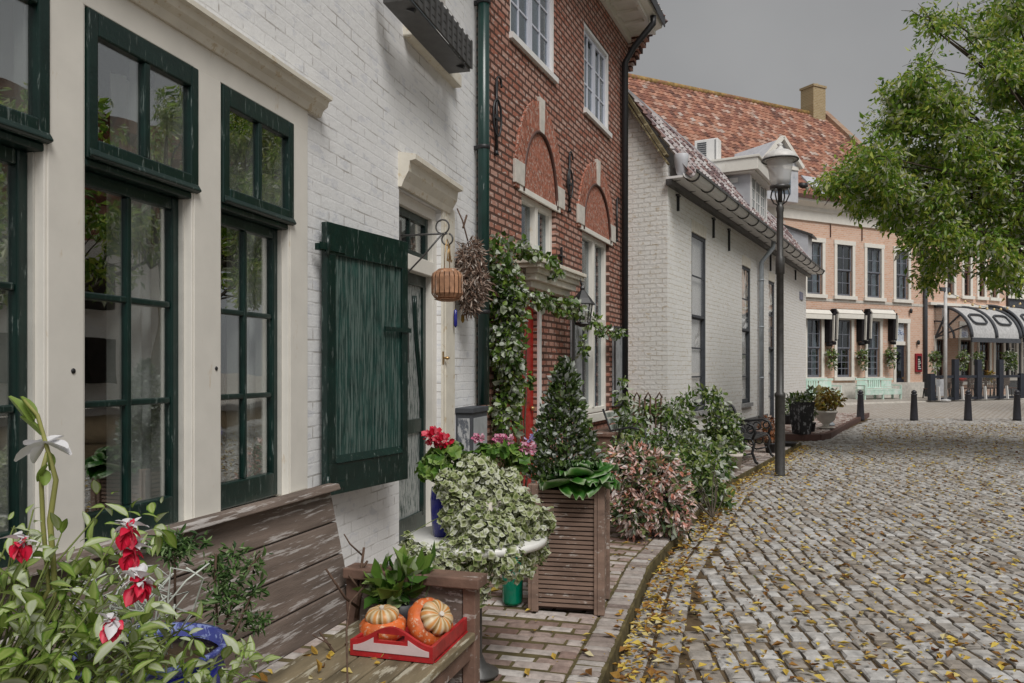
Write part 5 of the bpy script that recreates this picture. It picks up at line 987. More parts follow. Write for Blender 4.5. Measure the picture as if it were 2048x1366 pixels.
p = G(1025, 1207, PZ); gj = thing('green_jar', 'tall green glazed jar on the pavement under the ivy table', 'jar', WORLD, p); m = MB(); m.lathe([(.055, 0), (.066, .02), (.070, .28), (.060, .33), (.066, .345), (.05, .345)], p, 20); m.build('body', GREENGL, gj); m = MB(); m.lathe([(.05, .338), (.01, .345)], p, 14); m.build('soil', JOINT, gj)
# tall timber planter with clipped conifer and cabbage
q0, q1 = G(1060, 1222, PZ), G(1205, 1231, PZ); e1 = (q1 - q0).normalized(); pw = (q1 - q0).length; PF = Frame(q0, math.atan2(e1.y, e1.x)); pd = .40; phh = .79
pb = thing('timber_planter', 'tall square planter of grooved brown timber at the edge of the raised pavement', 'planter', PF, (0, 0, 0)); m = MB(); flare = .0
n = 26
m.box(.05, pw - .05, .02, pd - .02, .02, phh - .03)
pb_b = m.build('body', plain('dark planter core', (.06, .032, .022), .8), pb)
m = MB()
for i in range(n): z = .03 + (phh - .06) * i / n; h_ = (phh - .06) / n; m.box(.05, pw - .05, .004, .019, z + h_ * .18, z + h_ * .86); m.box(pw - .019, pw - .004, .05, pd - .05, z + h_ * .18, z + h_ * .86); m.box(.004, .019, .05, pd - .05, z + h_ * .18, z + h_ * .86)
m.build('slats', WOODP, pb)
m = MB()
for xx in (-.012, pw - .052):
    for yy in (-.008, pd - .048): m.box(xx, xx + .064, yy, yy + .056, 0, phh)
    m.box(xx + .022, xx + .030, -.014, -.008, 0, phh)
m.build('corner_post', WOODP, pb, bevel=.005); m = MB(); m.box(.02, pw - .02, .02, pd - .02, phh - .06, phh - .03); m.build('soil', JOINT, pb)
cc = PF.w((pw * .42, pd * .55, phh)); sc = thing('clipped_conifer', 'dark cone shaped clipped shrub growing in the tall timber planter', 'shrub', WORLD, cc)
g = rs(101); n = 4200; u = g.random(n) ** .75; u = 1 - u; t = g.random(n) * 2 * math.pi; hgt = .78; rr = (.235 * (1 - u) ** .8 + .012) * (.52 + .52 * g.random(n) ** .8) * (1 + .10 * np.sin(t * 3 + u * 9) + .08 * np.sin(t * 5 - u * 21)); pt = np.stack([cc.x + rr * np.cos(t), cc.y + rr * np.sin(t), cc.z - .0 + u * hgt], 1); dr = np.stack([np.cos(t), np.sin(t), .5 + 0 * t], 1); leaves('foliage', pt, dr, .034, DARKL, sc, 102, asp=.6, up=.3, droop=0); m = MB(); m.tube([cc, cc + Vector((0, 0, .65))], [.02, .008], 7); m.build('stem', BARK, sc)
cb = PF.w((pw * .70, .10, phh + .035)); kb = thing('cabbage', 'bright green ornamental cabbage spilling over the front of the timber planter', 'plant', WORLD, cb); rn = random.Random(4)
for ring, (nl, ln, el) in enumerate(((7, .27, 0), (7, .23, 20), (6, .18, 42), (5, .13, 66))):
    m = MB(); m.smooth = True
    for i in range(nl):
        t = 2 * math.pi * (i + .5 * ring) / nl + rn.uniform(-.2, .2); ra = ln * rn.uniform(.85, 1.1); ev = R(el + rn.uniform(-8, 8)); d = Vector((math.cos(t) * math.cos(ev), math.sin(t) * math.cos(ev), math.sin(ev))); s_ = Vector((-math.sin(t), math.cos(t), 0)); nn = s_.cross(d) * -1; V, vv, nu, nv = [], [], 11, 15
        for a in range(nu):
            for b in range(nv):
                x, w_ = a / (nu - 1), (b / (nv - 1) - .5) * 2; wd = math.sin(math.pi * min(1, .12 + x * .80)) ** .7 * .62 * ra
                V.append(cb + d * (x * ra) + s_ * (w_ * wd) + nn * (-.25 * ra * x * x + .10 * ra * w_ * w_ + math.sin(w_ * 9 + i * 2 + x * 4) * .013 * (x + abs(w_)))); vv.append(min(1, .05 + .4 * rn.random() + (.5 if (abs(w_) > .9 or x > .95) else 0) + (.5 if abs(w_) < .12 else 0) * (1.1 - x)))
        k0 = len(m.V); m.add(V, [(a * nv + b, a * nv + b + 1, (a + 1) * nv + b + 1, (a + 1) * nv + b) for a in range(nu - 1) for b in range(nv - 1)]); m.val[k0:] = vv
    m.build('leaf_ring', CABB, kb)
# ------------------------------------------------------------------ shrubs along the houses
def shrub(name, label, base, blobs, n, size, mat, seed, asp=.5, clump=0, sig=.05, cat='shrub', stemmat=None, nst=10, **kw):
    t = thing(name, label, cat, WORLD, base); pt, dr = cloud(blobs, n, seed, clump, sig); leaves('foliage', pt, dr, size, mat, t, seed + 1, asp=asp, **kw); m = MB(); stems(m, base, [tuple(pt[i]) for i in range(0, len(pt), max(1, len(pt) // nst))], .008, .12, seed); m.build('stem', stemmat or BARK, t); return t
b = G(1300, 1060, PZ); t = shrub('pieris_shrub', 'pink and rust tinted shrub with drooping leaf tufts on the pavement edge', b, [ell(1295, 975, 7.3, .36, .34, .36), ell(1255, 930, 7.4, .20, .25, .18), ell(1345, 1000, 7.25, .20, .22, .24), ell(1340, 940, 7.5, .16, .2, .14), ell(1265, 1030, 7.1, .2, .2, .16)], 2300, .085, PIERL, 111, asp=.30, clump=9, sig=.025, shell=None) if False else None
t = thing('pieris_shrub', 'pink and rust tinted shrub with drooping leaf tufts at the pavement edge', 'shrub', WORLD, b)
bl = [ell(1295, 975, 7.3, .36, .34, .36), ell(1255, 930, 7.4, .20, .25, .18), ell(1345, 1000, 7.25, .18, .22, .24), ell(1335, 945, 7.5, .16, .2, .14), ell(1265, 1030, 7.1, .2, .2, .16), ell(1350, 1045, 7.15, .14, .15, .12)]
pt, dr = cloud(bl, 5200, 111, 8, .022, 3.2); leaves('leaf_tufts', pt, dr, .058, PIERL, t, 112, asp=.42, droop=.45, outk=.8); pt, dr = cloud([(x, y, z, a * 1.0, b_ * 1.0, c * 1.0) for x, y, z, a, b_, c in bl], 1500, 113, shell=2.6); leaves('foliage', pt, dr, .075, PIERD, t, 114, asp=.36, droop=.3); m = MB(); stems(m, b, [tuple(pt[i]) for i in range(0, 1500, 90)], .009, .12, 5); m.build('stem', BARK, t)
shrub('leafy_shrub', 'low leafy green shrub at the kerb between the pink shrub and the iron bench', G(1425, 1035, PZ), [ell(1400, 965, 9.3, .36, .3, .28), ell(1425, 1005, 9.1, .20, .22, .20), ell(1360, 930, 9.6, .3, .3, .2), ell(1425, 930, 9.7, .2, .25, .2)], 1900, .075, MIDL, 121, asp=.5, clump=6, sig=.05)
shrub('boxwood_shrub', 'spreading dark green shrub behind the pink shrub below the house corner', G(1290, 930, PZ), [ell(1290, 895, 10.8, .42, .35, .22), ell(1350, 880, 10.8, .32, .3, .2), ell(1385, 905, 10.5, .25, .3, .2), ell(1250, 905, 10.3, .22, .25, .15)], 1700, .06, MIDL, 131, asp=.55, clump=5, sig=.05)
shrub('arching_shrub', 'loose yellow green shrub leaning on the house corner by the black pipe', G(1300, 905, PZ), [ell(1290, 820, 12.3, .32, .25, .18), ell(1345, 825, 12.3, .30, .25, .20), ell(1370, 800, 12.5, .16, .15, .12), ell(1265, 850, 12.0, .25, .2, .2), ell(1375, 850, 12.4, .12, .15, .2), ell(1400, 780, 12.6, .16, .12, .06), ell(1245, 800, 11.8, .12, .1, .22), ell(1245, 760, 11.8, .06, .06, .06)], 1150, .095, VINEL, 141, asp=.45, droop=.7)
m = MB(); rb = G(1300, 905, PZ); tt = thing('iron_trellis', 'small rusty brown hooped fence panel among the shrubs at the house corner', 'fence', WORLD, rb); a, c = P(1268, 880, 12.1), P(1322, 878, 12.2)
for i in range(6): x = a.x + (c.x - a.x) * i / 5; yy = a.y + (c.y - a.y) * i / 5; m.tube([(x, yy, PZ), (x, yy, 1.18)], .014, 6)
m.bar((a.x - .05, a.y - .02, .92), (c.x + .05, c.y - .02, .92), .03, .03); m.bar((a.x - .05, a.y - .02, .45), (c.x + .05, c.y - .02, .45), .03, .03)
for i in (0, 2, 4): x = a.x + (c.x - a.x) * i / 5; x2 = a.x + (c.x - a.x) * (i + 1) / 5; m.tube([(x, a.y, 1.18), ((x + x2) / 2, a.y, 1.26), (x2, a.y, 1.18)], .014, 6)
m.build('panel', TWIG, tt)
shrub('climbing_shrub', 'tall upright leafy green climber in front of the limewashed house window', G(1450, 930, PZ), [ell(1430, 800, 12.2, .14, .15, .18), ell(1440, 850, 12.2, .25, .2, .22), ell(1455, 890, 12.1, .26, .22, .2), ell(1462, 840, 12.4, .12, .14, .14), ell(1420, 905, 11.8, .25, .25, .16)], 1700, .075, MIDL, 151, asp=.6, clump=5, sig=.05, cat='climber')
# climbing plant on the brick house with its swag over the canopy
vb = W2.w((W2.sx(1015), -.15, PZ)); vt = thing('climbing_vine', 'climbing vine covering the brick wall around the red door and over its canopy', 'climber', WORLD, vb)
def wp(px, py, o, rx, ry, rz): p = W2.w(W2.loc(px, py, o)); return (p.x, p.y, p.z, rx, ry, rz)
bl = [wp(1000, 520, .15, .17, .2, .28), wp(1010, 580, .2, .22, .2, .3), wp(1015, 640, .2, .22, .2, .3), wp(1012, 700, .2, .2, .2, .3), wp(1025, 760, .2, .2, .2, .25), wp(1010, 830, .15, .17, .2, .3), wp(1034, 700, .25, .08, .12, .25), wp(1036, 780, .22, .08, .12, .2)]
sw = [wp(1030, 590, .3, .15, .15, .12), wp(1065, 595, .36, .15, .15, .10), wp(1095, 600, .38, .14, .14, .10), wp(1125, 610, .38, .14, .14, .10), wp(1150, 620, .3, .14, .14, .12), wp(1180, 640, .25, .14, .14, .12), wp(1205, 660, .22, .13, .13, .08), wp(1235, 665, .18, .14, .14, .07), wp(1060, 505, .25, .16, .14, .08), wp(1090, 520, .3, .14, .12, .07), wp(1040, 495, .2, .12, .12, .1), wp(1115, 545, .33, .1, .1, .06), wp(1165, 700, .2, .06, .08, .2)]
pt, dr = cloud(bl, 2500, 161); pt2, dr2 = cloud(sw, 1150, 163); leaves('foliage', np.concatenate([pt, pt2]), np.concatenate([dr, dr2]), .064, VINEL, vt, 162, asp=.78, droop=.6)
m = MB(); rn = random.Random(8)
for i in range(9): s0 = W2.sx(990 + 6 * i); pts = [W2.w((s0 + rn.uniform(-.06, .06) + .05 * math.sin(j + i), -.05 - .05 * rn.random(), PZ + j * .3)) for j in range(10)]; m.tube(pts, [.016 - .0012 * j for j in range(10)], 5)
m.tube([Vector(s[:3]) for s in sw[:8]], .007, 5); m.build('stem', TWIG, vt)
# benches by the houses
cb_ = W2.w((W2.sx(1200), -.62, PZ)); GBF = Frame(cb_, W2.th); gb = thing('slatted_bench', 'garden bench with white and green slats and curved iron arms by the brick house', 'bench', GBF, (0, 0, 0)); m = MB()
for i in range(5): m.box(-.75, .75, -.30 + i * .10, -.22 + i * .10, .42, .445)
m.build('seat', MINT, gb); m = MB()
for i in range(4): m.box(-.75, .75, .22 + .03 * i, .24 + .03 * i, .52 + .09 * i, .59 + .09 * i)
m.build('backrest', plain('pale slat paint', (.55, .60, .56), .5, chalk=((.03, .12, .10), .60, 6, (.3, 1, 3))), gb)
for x in (-.75, .75): m = MB(); m.tube([(x, -.30, 0), (x, -.30, .42), (x, -.27, .62), (x, -.05, .66), (x, .24, .60), (x, .36, .92)], .018, 6); m.tube([(x, -.30, .42), (x, .2, .42), (x, .24, 0)], .018, 6); m.build('iron_end', IRON, gb)
p0, p1 = Vector((3.80, 12.55, PZ)), None; th3 = W3.th; IF = Frame(p0, th3); ib = thing('iron_bench', 'black cast iron bench with scrolled ends on the pavement by the street lamp', 'bench', IF, (0, 0, 0)); BL = 1.25
m = MB()
for i in range(6): m.box(.02, BL - .02, .02 + i * .075, .08 + i * .075, .40, .42)
m.build('seat', IRON, ib); m = MB()
for i in range(6): z = .52 + i * .065; yy = .47 + .035 * i; m.box(.02, BL - .02, yy, yy + .015, z, z + .045)
m.build('backrest', IRON, ib)
for x in (0, BL):
    m = MB(); r = .022
    m.tube([(x, -.06, .03), (x, -.02, .06), (x, .03, .20), (x, .0, .33), (x, .04, .41), (x, .25, .42), (x, .46, .40)], r, 7); m.tube([(x, .52, .03), (x, .48, .06), (x, .43, .22), (x, .47, .42), (x, .50, .58), (x, .62, .85), (x, .68, .92)], r, 7)
    m.tube([(x, .03, .41), (x, -.02, .52), (x, .02, .62), (x, .12, .66), (x, .32, .63), (x, .5, .62)], r, 7); m.tube([(x, .06 + .05 * math.sin(t_), .56 + .05 * math.cos(t_)) for t_ in [i * .5 for i in range(12)]], r * .7, 6)
    for c in ((.18, .30), (.30, .28), (.22, .54), (.36, .53)): m.tube([(x, c[0] + .065 * math.cos(t_), c[1] + .065 * math.sin(t_)) for t_ in [i * .52 for i in range(12)]], .012, 6, True)
    m.tube([(x, .03, .19), (x, .22, .14), (x, .43, .20)], r * .7, 6); m.build('scrolled_end', IRON, ib)
# pots beside the iron bench
def pot(name, label, base, r0, r1, h, mat, n=16, cat='pot', plant=None, square=False, group=None):
    t = thing(name, label, cat, WORLD, base, group); m = MB()
    if square: m.lathe([(r0, 0), (r1, h - .05), (r1 * 1.08, h - .05), (r1 * 1.08, h), (r1 * .9, h), (r1 * .9, h - .04)], base, 4, smooth=False, ph=math.pi / 4 + .35)
    else: m.lathe([(r0, 0), (r1 * .97, h * .82), (r1 * 1.08, h * .83), (r1 * 1.08, h), (r1 * .92, h), (r1 * .9, h - .03)], base, n)
    m.build('pot', mat, t)
    if plant:
        bl, nn, sz_, lm, sd_, kw = plant; pt, dr = cloud(bl, nn, sd_); leaves('foliage', pt, dr, sz_, lm, t, sd_ + 1, **kw); m = MB(); stems(m, Vector(base) + Vector((0, 0, h - .05)), [tuple(pt[i]) for i in range(0, nn, max(1, nn // 8))], .005, .1, sd_); m.build('stem', STEMG, t)
    return t
b = G(1469, 942, PZ); pot('white_clay_pot', 'pale clay pot with terracotta rim standing left of the iron bench', b, .085, .115, .26, TERRA)
b = G(1452, 953, PZ); pot('grey_pot', 'dark grey pot with trailing leaves in front of the pale clay pot', b, .07, .10, .20, POTD, plant=([(b.x, b.y, b.z + .24, .16, .14, .06)], 90, .05, MIDL, 171, dict(droop=.4)))
b = G(1388, 992, PZ); pot('black_pot', 'black pot half hidden under the low leafy shrub at the kerb', b, .09, .12, .20, POTB)
b = G(1541, 905, PZ); pot('rust_plant', 'rust coloured plant in a dark pot between the iron bench and the street lamp', b, .08, .11, .18, POTD, cat='potted plant', plant=([(b.x - .02, b.y, b.z + .42, .18, .18, .24)], 320, .07, RUSTL, 175, {}))
b = G(1575, 892, PZ); pot('saucer_pot', 'low dark bowl on the pavement just behind the street lamp', b, .15, .18, .08, POTD)
z2 = .125
b = G(1603, 868, z2); pot('black_planter', 'tall tapered black glazed planter with leafy top on the corner pavement', b, .20, .285, .74, POTB, square=True, cat='planter', plant=([(b.x, b.y, b.z + .80, .26, .25, .12), (b.x + .22, b.y, b.z + .95, .08, .08, .16), (b.x - .25, b.y, b.z + .78, .1, .1, .08)], 420, .085, MIDL, 181, dict(up=.4, droop=0)))
b = G(1574, 848, z2); pot('dark_shrub_pot', 'small dark pot with round green shrub behind the street lamp', b, .13, .17, .26, POTD, cat='potted plant', plant=([(b.x, b.y, b.z + .40, .26, .22, .18)], 300, .07, MIDL, 185, {}))
b = G(1624, 863, z2); pot('slim_dark_pot', 'slim dark pot with dark green shrub right of the black planter', b, .06, .085, .22, POTD, cat='potted plant', plant=([(b.x, b.y + .1, b.z + .45, .13, .13, .26)], 260, .06, DARKL, 187, {}))
b = G(1652, 858, z2); t = pot('stone_urn', 'pale stone urn with orange and green autumn plant on the corner pavement', b, .16, .2, .05, STONE, cat='urn', plant=([(b.x - .02, b.y, b.z + .62, .28, .28, .22), (b.x + .20, b.y, b.z + .75, .26, .25, .2), (b.x + .02, b.y, b.z + .88, .2, .2, .16)], 900, .085, ORANL, 191, {})); m = MB(); m.lathe([(.10, .05), (.07, .10), (.09, .14), (.20, .22), (.25, .40), (.28, .42), (.26, .46), (.2, .46)], b, 18); m.build('bowl', STONE, t)
b = G(1661, 851, z2); t = thing('bird_bath', 'small grey zinc pedestal beside the stone urn', 'pedestal', WORLD, b); m = MB(); m.lathe([(.11, 0), (.11, .04), (.05, .10), (.04, .30), (.06, .38), (.12, .42), (.11, .44)], b, 14); m.build('pedestal', ZINC, t)
# ------------------------------------------------------------------ foreground pots on the bench, blurred flowers in the corner
b = BF.w((1.58, y(.30), .44)); rp_ = P(388, 1268, b.y); t = thing('blue_bowl', 'cobalt blue glazed bowl planted with feathery conifer sprigs and wiry grey shoots', 'potted plant', WORLD, b); m = MB(); h_ = .42
m.lathe([(.09, 0), (.15, .10), (.175, h_ - .07), (.165, h_ - .03)], b, 28); m.build('pot', BLUEG, t); m = MB(); m.lathe([(.165, h_ - .03), (.180, h_ - .012), (.182, h_), (.168, h_), (.163, h_ - .03)], b, 28); m.build('rim', BLUEW, t); m = MB(); m.lathe([(.165, h_ - .03), (.01, h_ - .02)], b, 20); m.build('soil', JOINT, t)
top = b + Vector((0, 0, h_))
g = rs(201); pts_, drs = [], []
def frond(path, mats, n, size, wdt):
    A = np.array([p[:] for p in path]); u = g.random(n) * (len(A) - 1.001); i = u.astype(int); f = (u - i)[:, None]; p = A[i] * (1 - f) + A[i + 1] * f; d = g.normal(size=(n, 3)) * np.array([1, 1, .35]); d /= np.linalg.norm(d, axis=1)[:, None]; return p + d * (g.random(n) ** .7)[:, None] * wdt, d
bs = top + Vector((.05, .08, .0)); Yb = top.y
for pth in (((430, 1205, 2.2), (428, 1150, 2.2), (432, 1108, 2.2)), ((435, 1160, 2.2), (460, 1115, 2.25), (470, 1100, 2.25)), ((450, 1220, 2.2), (478, 1160, 2.25), (520, 1110, 2.35)), ((470, 1240, 2.2), (500, 1190, 2.3), (515, 1175, 2.3)), ((440, 1230, 2.2), (455, 1185, 2.2), (465, 1150, 2.2)), ((480, 1260, 2.25), (510, 1235, 2.3), (520, 1240, 2.3)), ((350, 1130, 2.1), (345, 1095, 2.1), (352, 1070, 2.1)), ((345, 1095, 2.1), (320, 1085, 2.1), (308, 1095, 2.1)), ((345, 1110, 2.1), (372, 1085, 2.1), (400, 1090, 2.1))):
    p, d = frond([P(*q_) for q_ in pth], None, 110, .02, .035); pts_.append(p); drs.append(d)
leaves('conifer_sprigs', np.concatenate(pts_), np.concatenate(drs), .024, attr('conifer sprig', [(0, (.02, .05, .015)), (.6, (.07, .14, .03)), (1, (.22, .30, .14))], .6, .3, .1, noise=0), t, 203, asp=.28, droop=.2)
m = MB()
for pth in (((435, 1250, 2.2), (430, 1160, 2.2), (432, 1108, 2.2)), ((450, 1250, 2.2), (480, 1160, 2.27), (520, 1110, 2.35)), ((470, 1265, 2.2), (505, 1185, 2.3)), ((350, 1240, 2.1), (350, 1130, 2.1), (352, 1070, 2.1))): m.tube([P(*q_) for q_ in pth], .0035, 5)
m.build('stem', TWIG, t); m = MB(); rn = random.Random(12); gy_ = plain('silver grey shoots', (.52, .55, .50), .7)
for i in range(46): a = top + Vector((rn.uniform(-.10, .06), rn.uniform(-.1, .05), -.01)); c = a + Vector((rn.uniform(-.10, .12), rn.uniform(-.08, .08), rn.uniform(.05, .20))); d = c + Vector((rn.uniform(-.08, .08), rn.uniform(-.06, .06), rn.uniform(-.05, .06))); m.tube([a, (a + c) / 2 + Vector((rn.uniform(-.03, .03), 0, .02)), c, d], .0022, 4)
m.build('wiry_shoots', gy_, t)
b2 = BF.w((2.02, y(.22), .44)); t = thing('foreground_fuchsia', 'broad leaved flowering plant with red and white hanging flowers close to the camera', 'flowers', WORLD, b2); m = MB(); m.lathe([(.09, 0), (.13, .20), (.14, .21), (.12, .21)], b2, 20); m.build('pot', BLUEG, t)
bl = [ell(60, 1290, 1.45, .13, .12, .08), ell(160, 1260, 1.5, .13, .12, .08), ell(250, 1320, 1.5, .14, .12, .07), ell(120, 1350, 1.4, .15, .1, .05), ell(330, 1345, 1.6, .12, .1, .06), ell(420, 1335, 1.65, .10, .08, .05), ell(340, 1265, 1.65, .05, .06, .05), ell(440, 1380, 1.7, .10, .1, .04), ell(60, 1190, 1.5, .10, .1, .06), ell(200, 1180, 1.6, .12, .1, .07), ell(120, 1210, 1.55, .1, .1, .05), ell(290, 1240, 1.65, .08, .08, .06), ell(20, 1130, 1.5, .05, .06, .05), ell(270, 1130, 1.7, .05, .06, .06), ell(190, 1090, 1.6, .05, .05, .05), ell(310, 1050, 1.6, .04, .04, .05), ell(205, 1020, 1.6, .03, .04, .06), ell(25, 1050, 1.5, .05, .05, .05), ell(260, 1040, 1.5, .03, .03, .03), ell(110, 1110, 1.5, .06, .05, .05), ell(500, 1320, 1.8, .06, .06, .03)]
pt, dr = cloud(bl, 700, 211, shell=1.6); broad('foliage', pt, dr, .038, BIGL, t, 212, asp=.46); m = MB(); tp = b2 + Vector((0, 0, .2)); stems(m, tp, [tuple(pt[i]) for i in range(0, 700, 7)], .004, .12, 3); m.build('stem', STEMG, t)
def bell(c, s, tilt, par):
    c = Vector(c); q = Vector((0, 0, 1)).rotation_difference(Vector(tilt).normalized()); pt, dr = cloud([(c.x, c.y, c.z, .3 * s, .3 * s, .34 * s)], 34, int(s * 9e4), shell=4); f = broad('flower', pt, dr, s * .66, REDF, par, 7, asp=.95, up=-.7); f['label'] = 'red hanging bloom with white upper petals'; pt, dr = cloud([(c.x, c.y, c.z + .42 * s, .40 * s, .40 * s, .25 * s)], 14, int(s * 1e4)); broad('petal', pt, dr, s * .8, WHITEF, f, 5, asp=.8, up=.4)
for px, py, Y, s, tl2 in ((258, 1066, 1.35, .025, (.3, -.3, 1)), (264, 1108, 1.36, .025, (.1, -.4, 1)), (281, 1172, 1.34, .029, (0, -.3, 1)), (226, 1252, 1.32, .023, (.6, -.2, .6)), (42, 1092, 1.3, .024, (.1, -.4, 1))): bell(P(px, py, Y), s, tl2, t)
b3 = BF.w((2.10, y(.05), .44)); t = thing('white_lily', 'tall stem with drooping white blossoms at the left edge in front of the window', 'flowers', WORLD, b3); m = MB(); YL = 1.55
m.tube([b3, P(112, 1200, YL), P(100, 1040, YL), P(112, 960, YL), P(100, 915, YL), P(75, 830, YL), P(48, 800, YL)], [.006, .006, .0055, .005, .004, .004, .003], 7); m.tube([b3 + Vector((.02, 0, 0)), P(98, 1180, YL), P(86, 1050, YL), P(82, 950, YL), P(95, 905, YL)], .0045, 6); m.build('stem', plain('pale stem', (.24, .24, .07), .6), t); m = MB(); m.lathe([(.09, 0), (.11, .16), (.1, .16)], b3, 16); m.build('pot', TERRAO, t)
def petal(m, c, d, L_, W_2, cup, up=(0, 0, 1)):
    c, d = Vector(c), Vector(d).normalized(); s_ = d.cross(Vector(up)).normalized(); nn = s_.cross(d); V = []; nu, nv = 6, 5
    for a in range(nu):
        for b_ in range(nv): x = a / (nu - 1); w_ = (b_ / (nv - 1) - .5) * 2; wd = W_2 * math.sin(math.pi * (.08 + .88 * x)) ** .6; V.append(c + d * (x * L_) + s_ * (w_ * wd) + nn * (cup * (w_ * w_ - .3) * wd - .18 * L_ * x * x))
    m.smooth = True; m.add(V, [(a * nv + b_, a * nv + b_ + 1, (a + 1) * nv + b_ + 1, (a + 1) * nv + b_) for a in range(nu - 1) for b_ in range(nv - 1)])
c = P(92, 885, YL)
for i, (dx, dz, ln) in enumerate(((-1, -.45, .062), (1, -.05, .045), (-.5, -.6, .045), (.7, -.25, .05), (-.75, .05, .05), (.2, .2, .035))): m = MB(); petal(m, c, (dx, -.25 + .12 * i, dz), ln, ln * .42, .5); m.build('petal', WHITEF, t)
for q_ in ((62, 850, (-.4, 0, .75), .07, .017), (82, 870, (-.5, -.2, .8), .05, .014), (95, 905, (.25, 0, -.8), .035, .012), (85, 940, (.3, -.2, -.8), .03, .012), (95, 930, (-.6, -.2, -.8), .035, .012), (68, 838, (-.3, 0, .8), .05, .014)): m = MB(); petal(m, P(q_[0], q_[1], YL), q_[2], q_[3], q_[4], .7); m.val = [.38] * len(m.V); m.build('leaf', BIGL, t)
# ------------------------------------------------------------------ fallen leaves
g = rs(301); N_ = 3400; Yk = 2.3 + 14.3 * g.random(2400) ** 1.3; kx = np.array([kerbx(v) for v in Yk]); A = np.stack([kx + .02 + np.abs(g.normal(size=2400)) * .17, Yk, .012 + .03 * g.random(2400)], 1)
Yn = 2.6 + 21 * g.random(9000) ** 1.2; kn = np.array([kerbx(v) if v < 16.7 else np.interp(v, [16.7, 22.6, 27], [7.2, 9.8, 12.3]) for v in Yn]); wn = .66 * Yn + .9 - kn; B = np.stack([kn + .1 + wn * g.random(9000), Yn, .008 + .008 * g.random(9000)], 1)
Yp = 2.4 + 9 * g.random(260); kp = np.array([kerbx(v) for v in Yp]); C_ = np.stack([kp - .02 - 1.3 * g.random(260) ** 1.8, Yp, PZ + .008 + 0 * Yp], 1)
pt = np.concatenate([A, B, C_]); n = len(pt); t_ = g.random(n) * 6.283; a = np.stack([np.cos(t_), np.sin(t_), g.normal(size=n) * .12], 1); s_ = np.stack([-np.sin(t_), np.cos(t_), g.normal(size=n) * .2], 1); L2 = (.042 * (1 + .5 * g.normal(size=n)).clip(.35, 2.0))[:, None]; up_ = np.array([0, 0, 1.]) * L2 * (.10 + .25 * g.random(n))[:, None]
V = np.stack([pt - a * L2 * .5 + up_ * .6, pt + s_ * L2 * .28 + up_, pt + a * L2 * .5, pt - s_ * L2 * .28 + up_ * .7, pt], 1).reshape(-1, 3); k0 = np.arange(n)[:, None] * 5; fl = npmesh('fallen_leaves', V, np.concatenate([k0 + np.array(f) for f in ((0, 1, 4), (1, 2, 4), (2, 3, 4), (3, 0, 4))], 0), np.repeat(g.random(n), 5), FALLEN); tag(fl, kind='stuff')
g = rs(305); n = 70; u = g.random(n); v = g.random(n); pt = np.array([BF.w((.25 + 1.3 * a, y(.03 + .5 * b_), .446))[:] for a, b_ in zip(u, v)]); d = g.normal(size=(n, 3)) * np.array([1, 1, .15]); o = leaves('seat_leaves', pt, d, .036, FALLEN, None, 306, asp=.5, outk=1.5, droop=0, fold=.5, facing=0); tag(o, kind='stuff')
g = rs(307); pt = np.array([W1.w((W1.sx(px, .0), -.045, zb - .006))[:] for px in (372, 455, 470, 498, 520, 545)]); d = g.normal(size=(6, 3)) * np.array([1, 1, .1]); o = leaves('sill_leaves', pt, d, .03, FALLEN, None, 308, asp=.5, outk=1.5, droop=0); tag(o, kind='stuff')
# ------------------------------------------------------------------ the big tree at the right, and what the windows mirror
def tree(name, label, base, hgt, clusters, per, size, seed, group=None):
    t = thing(name, label, 'tree', WORLD, base, group); base = Vector(base); m = MB(); rn = random.Random(seed); fork = base + Vector((-.15, .1, hgt * .38)); m.tube([base, base + Vector((.03, 0, .3)), base + Vector((-.05, .05, hgt * .2)), fork], [.34, .25, .22, .19], 12); m.build('trunk', BARK, t); m = MB()
    C2 = [Vector(c[:3]) for c in clusters]
    lim = [C2[i] for i in range(0, len(C2), 4)]
    for e in lim:
        mid = fork.lerp(e, .5) + Vector((0, 0, .35)) + Vector((rn.uniform(-.2, .2), rn.uniform(-.2, .2), 0)); pts = [fork.lerp(mid, u).lerp(mid.lerp(e, u), u) for u in (0, .2, .4, .6, .8, 1)]; m.tube(pts, [.085, .07, .05, .036, .024, .012], 7)
    for c in C2:
        nb = min(lim, key=lambda e: (e - c).length); mm = fork.lerp(nb, .7); m.tube([mm, mm.lerp(c, .5) + Vector((0, 0, .1)), c], [.022, .016, .006], 5)
        for _ in range(3): e = c + Vector((rn.uniform(-1, 1), rn.uniform(-1, 1), rn.uniform(-.7, .5))).normalized() * rn.uniform(.3, .6); m.tube([c, c.lerp(e, .5) + Vector((0, 0, .05)), e], [.008, .006, .003], 4)
    m.build('limb', BARK, t); P_, D_2 = [], []
    for i, c in enumerate(clusters): n = int(per * (c[4] if len(c) > 4 else 1)); r = c[3]; pt, dr = cloud([(c[0], c[1], c[2], r, r, r * .62)], n, seed + i, 9, .075, 1.9); P_.append(pt); D_2.append(dr)
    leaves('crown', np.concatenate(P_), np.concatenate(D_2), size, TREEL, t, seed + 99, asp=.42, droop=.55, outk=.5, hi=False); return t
poly = [(1660, 372), (1700, 330), (1745, 290), (1775, 215), (1800, 150), (1835, 110), (1860, 60), (1930, 20), (2100, -60), (2400, -140), (2560, 380), (2400, 520), (2120, 540), (2010, 540), (1950, 480), (1900, 490), (1860, 545), (1830, 500), (1770, 450), (1700, 410)]
def inpoly(x, yv):
    r = False
    for (x1, y1), (x2, y2) in zip(poly, poly[1:] + poly[:1]):
        if (y1 > yv) != (y2 > yv) and x < (x2 - x1) * (yv - y1) / (y2 - y1) + x1: r = not r
    return r
rn = random.Random(77); cl = []
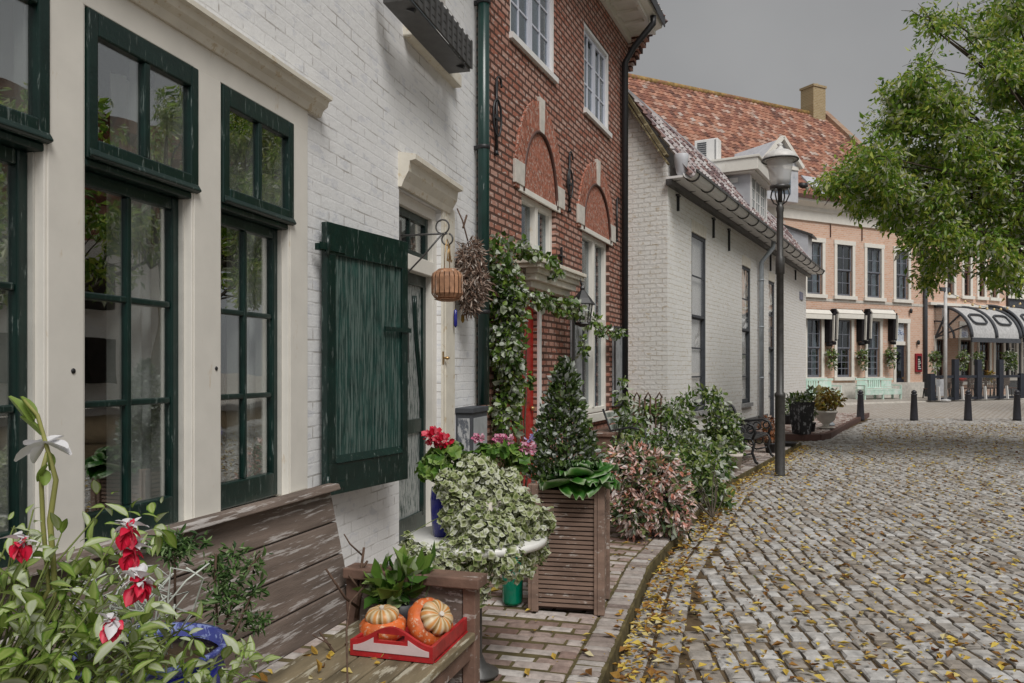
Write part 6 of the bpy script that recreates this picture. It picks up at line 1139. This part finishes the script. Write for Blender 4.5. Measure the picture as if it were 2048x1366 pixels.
while len(cl) < 132:
    px, py = rn.uniform(1640, 2560), rn.uniform(-150, 560)
    if not inpoly(px, py): continue
    inv = px < 2120
    if not inv and rn.random() > .33: continue
    Y = rn.uniform(12.6, 15.6) if inv else rn.uniform(12, 17)
    thin = .55 if (py < 170 and px < 1990) else 1
    if thin < 1 and rn.random() > .5: continue
    p = P(px, py, Y); cl.append((p.x, p.y, p.z, rn.uniform(.25, .52), thin))
for px, py, r, k_ in ((1665, 375, .28, .9), (1690, 365, .34, 1), (1720, 400, .3, 1), (1845, 35, .2, .35), (1870, 60, .25, .5), (1900, 45, .22, .35), (1845, 160, .25, .6), (1790, 250, .28, .8), (1760, 310, .3, 1), (1850, 560, .26, .8), (1880, 530, .3, 1), (1985, 540, .28, 1), (2025, 560, .3, 1), (1975, 75, .28, .5), (2035, 30, .35, .9), (2040, 110, .35, .9), (1825, 470, .3, 1), (1905, 250, .4, 1), (1960, 350, .45, 1.2), (2020, 420, .45, 1.2), (1900, 420, .4, 1.2), (1780, 370, .4, 1.2), (1850, 330, .45, 1.2)): p = P(px, py, rn.uniform(12.8, 14.6)); cl.append((p.x, p.y, p.z, r, k_))
mt = tree('street_tree', 'large green leafed tree reaching in from the right over the square', (13.6, 15, gz(15)), 9, cl, 400, .098, 401)
cl2 = []; rn = random.Random(78)
for i in range(44): u, v = rn.uniform(0, 6.283), rn.uniform(-1, 1); r = rn.uniform(.5, 1) * 2.6; c = math.sqrt(1 - v * v); cl2.append((11.8 + r * c * math.cos(u), 11.4 + r * c * math.sin(u), 5.2 + r * v * .9, rn.uniform(.5, .9)))
t2 = tree('side_tree', 'round green tree on the other side of the street mirrored in the window panes', (11.8, 11.4, 0), 8, cl2, 150, .17, 501)
t3 = copy_tree(t2); t3.location = (13.0, 5.2, 0); t3.rotation_euler = (0, 0, 1.3); t3['label'] = 'second round tree nearer the camera across the street, mirrored in the left window'
OP = Frame((27, -2, 0), R(90)); oh = thing('opposite_house', 'pale rendered house with tiled roof across the street, mirrored in the panes', 'house', OP, (0, 0, 0)); m = MB(); holes = [(3 + 4 * i, 4.3 + 4 * i, z0, z0 + 1.9) for i in range(6) for z0 in (1.0, 4.2)]; wall_mesh(m, 0, 28, 0, 7, holes, .2); m.V = [(v[0], -v[1] * -1, v[2]) for v in m.V]; m.build('wall', CREAMB, oh); m = MB()
for h_2 in holes: room(m, *h_2, .2, .8)
m.build('interior', DARKIN, oh); m = MB(); tiles(m, 0, 28, -.4, 6.9, 4, 11.2, tw=.6, th=.5, seed=41); m.build('roof', TILER, oh)
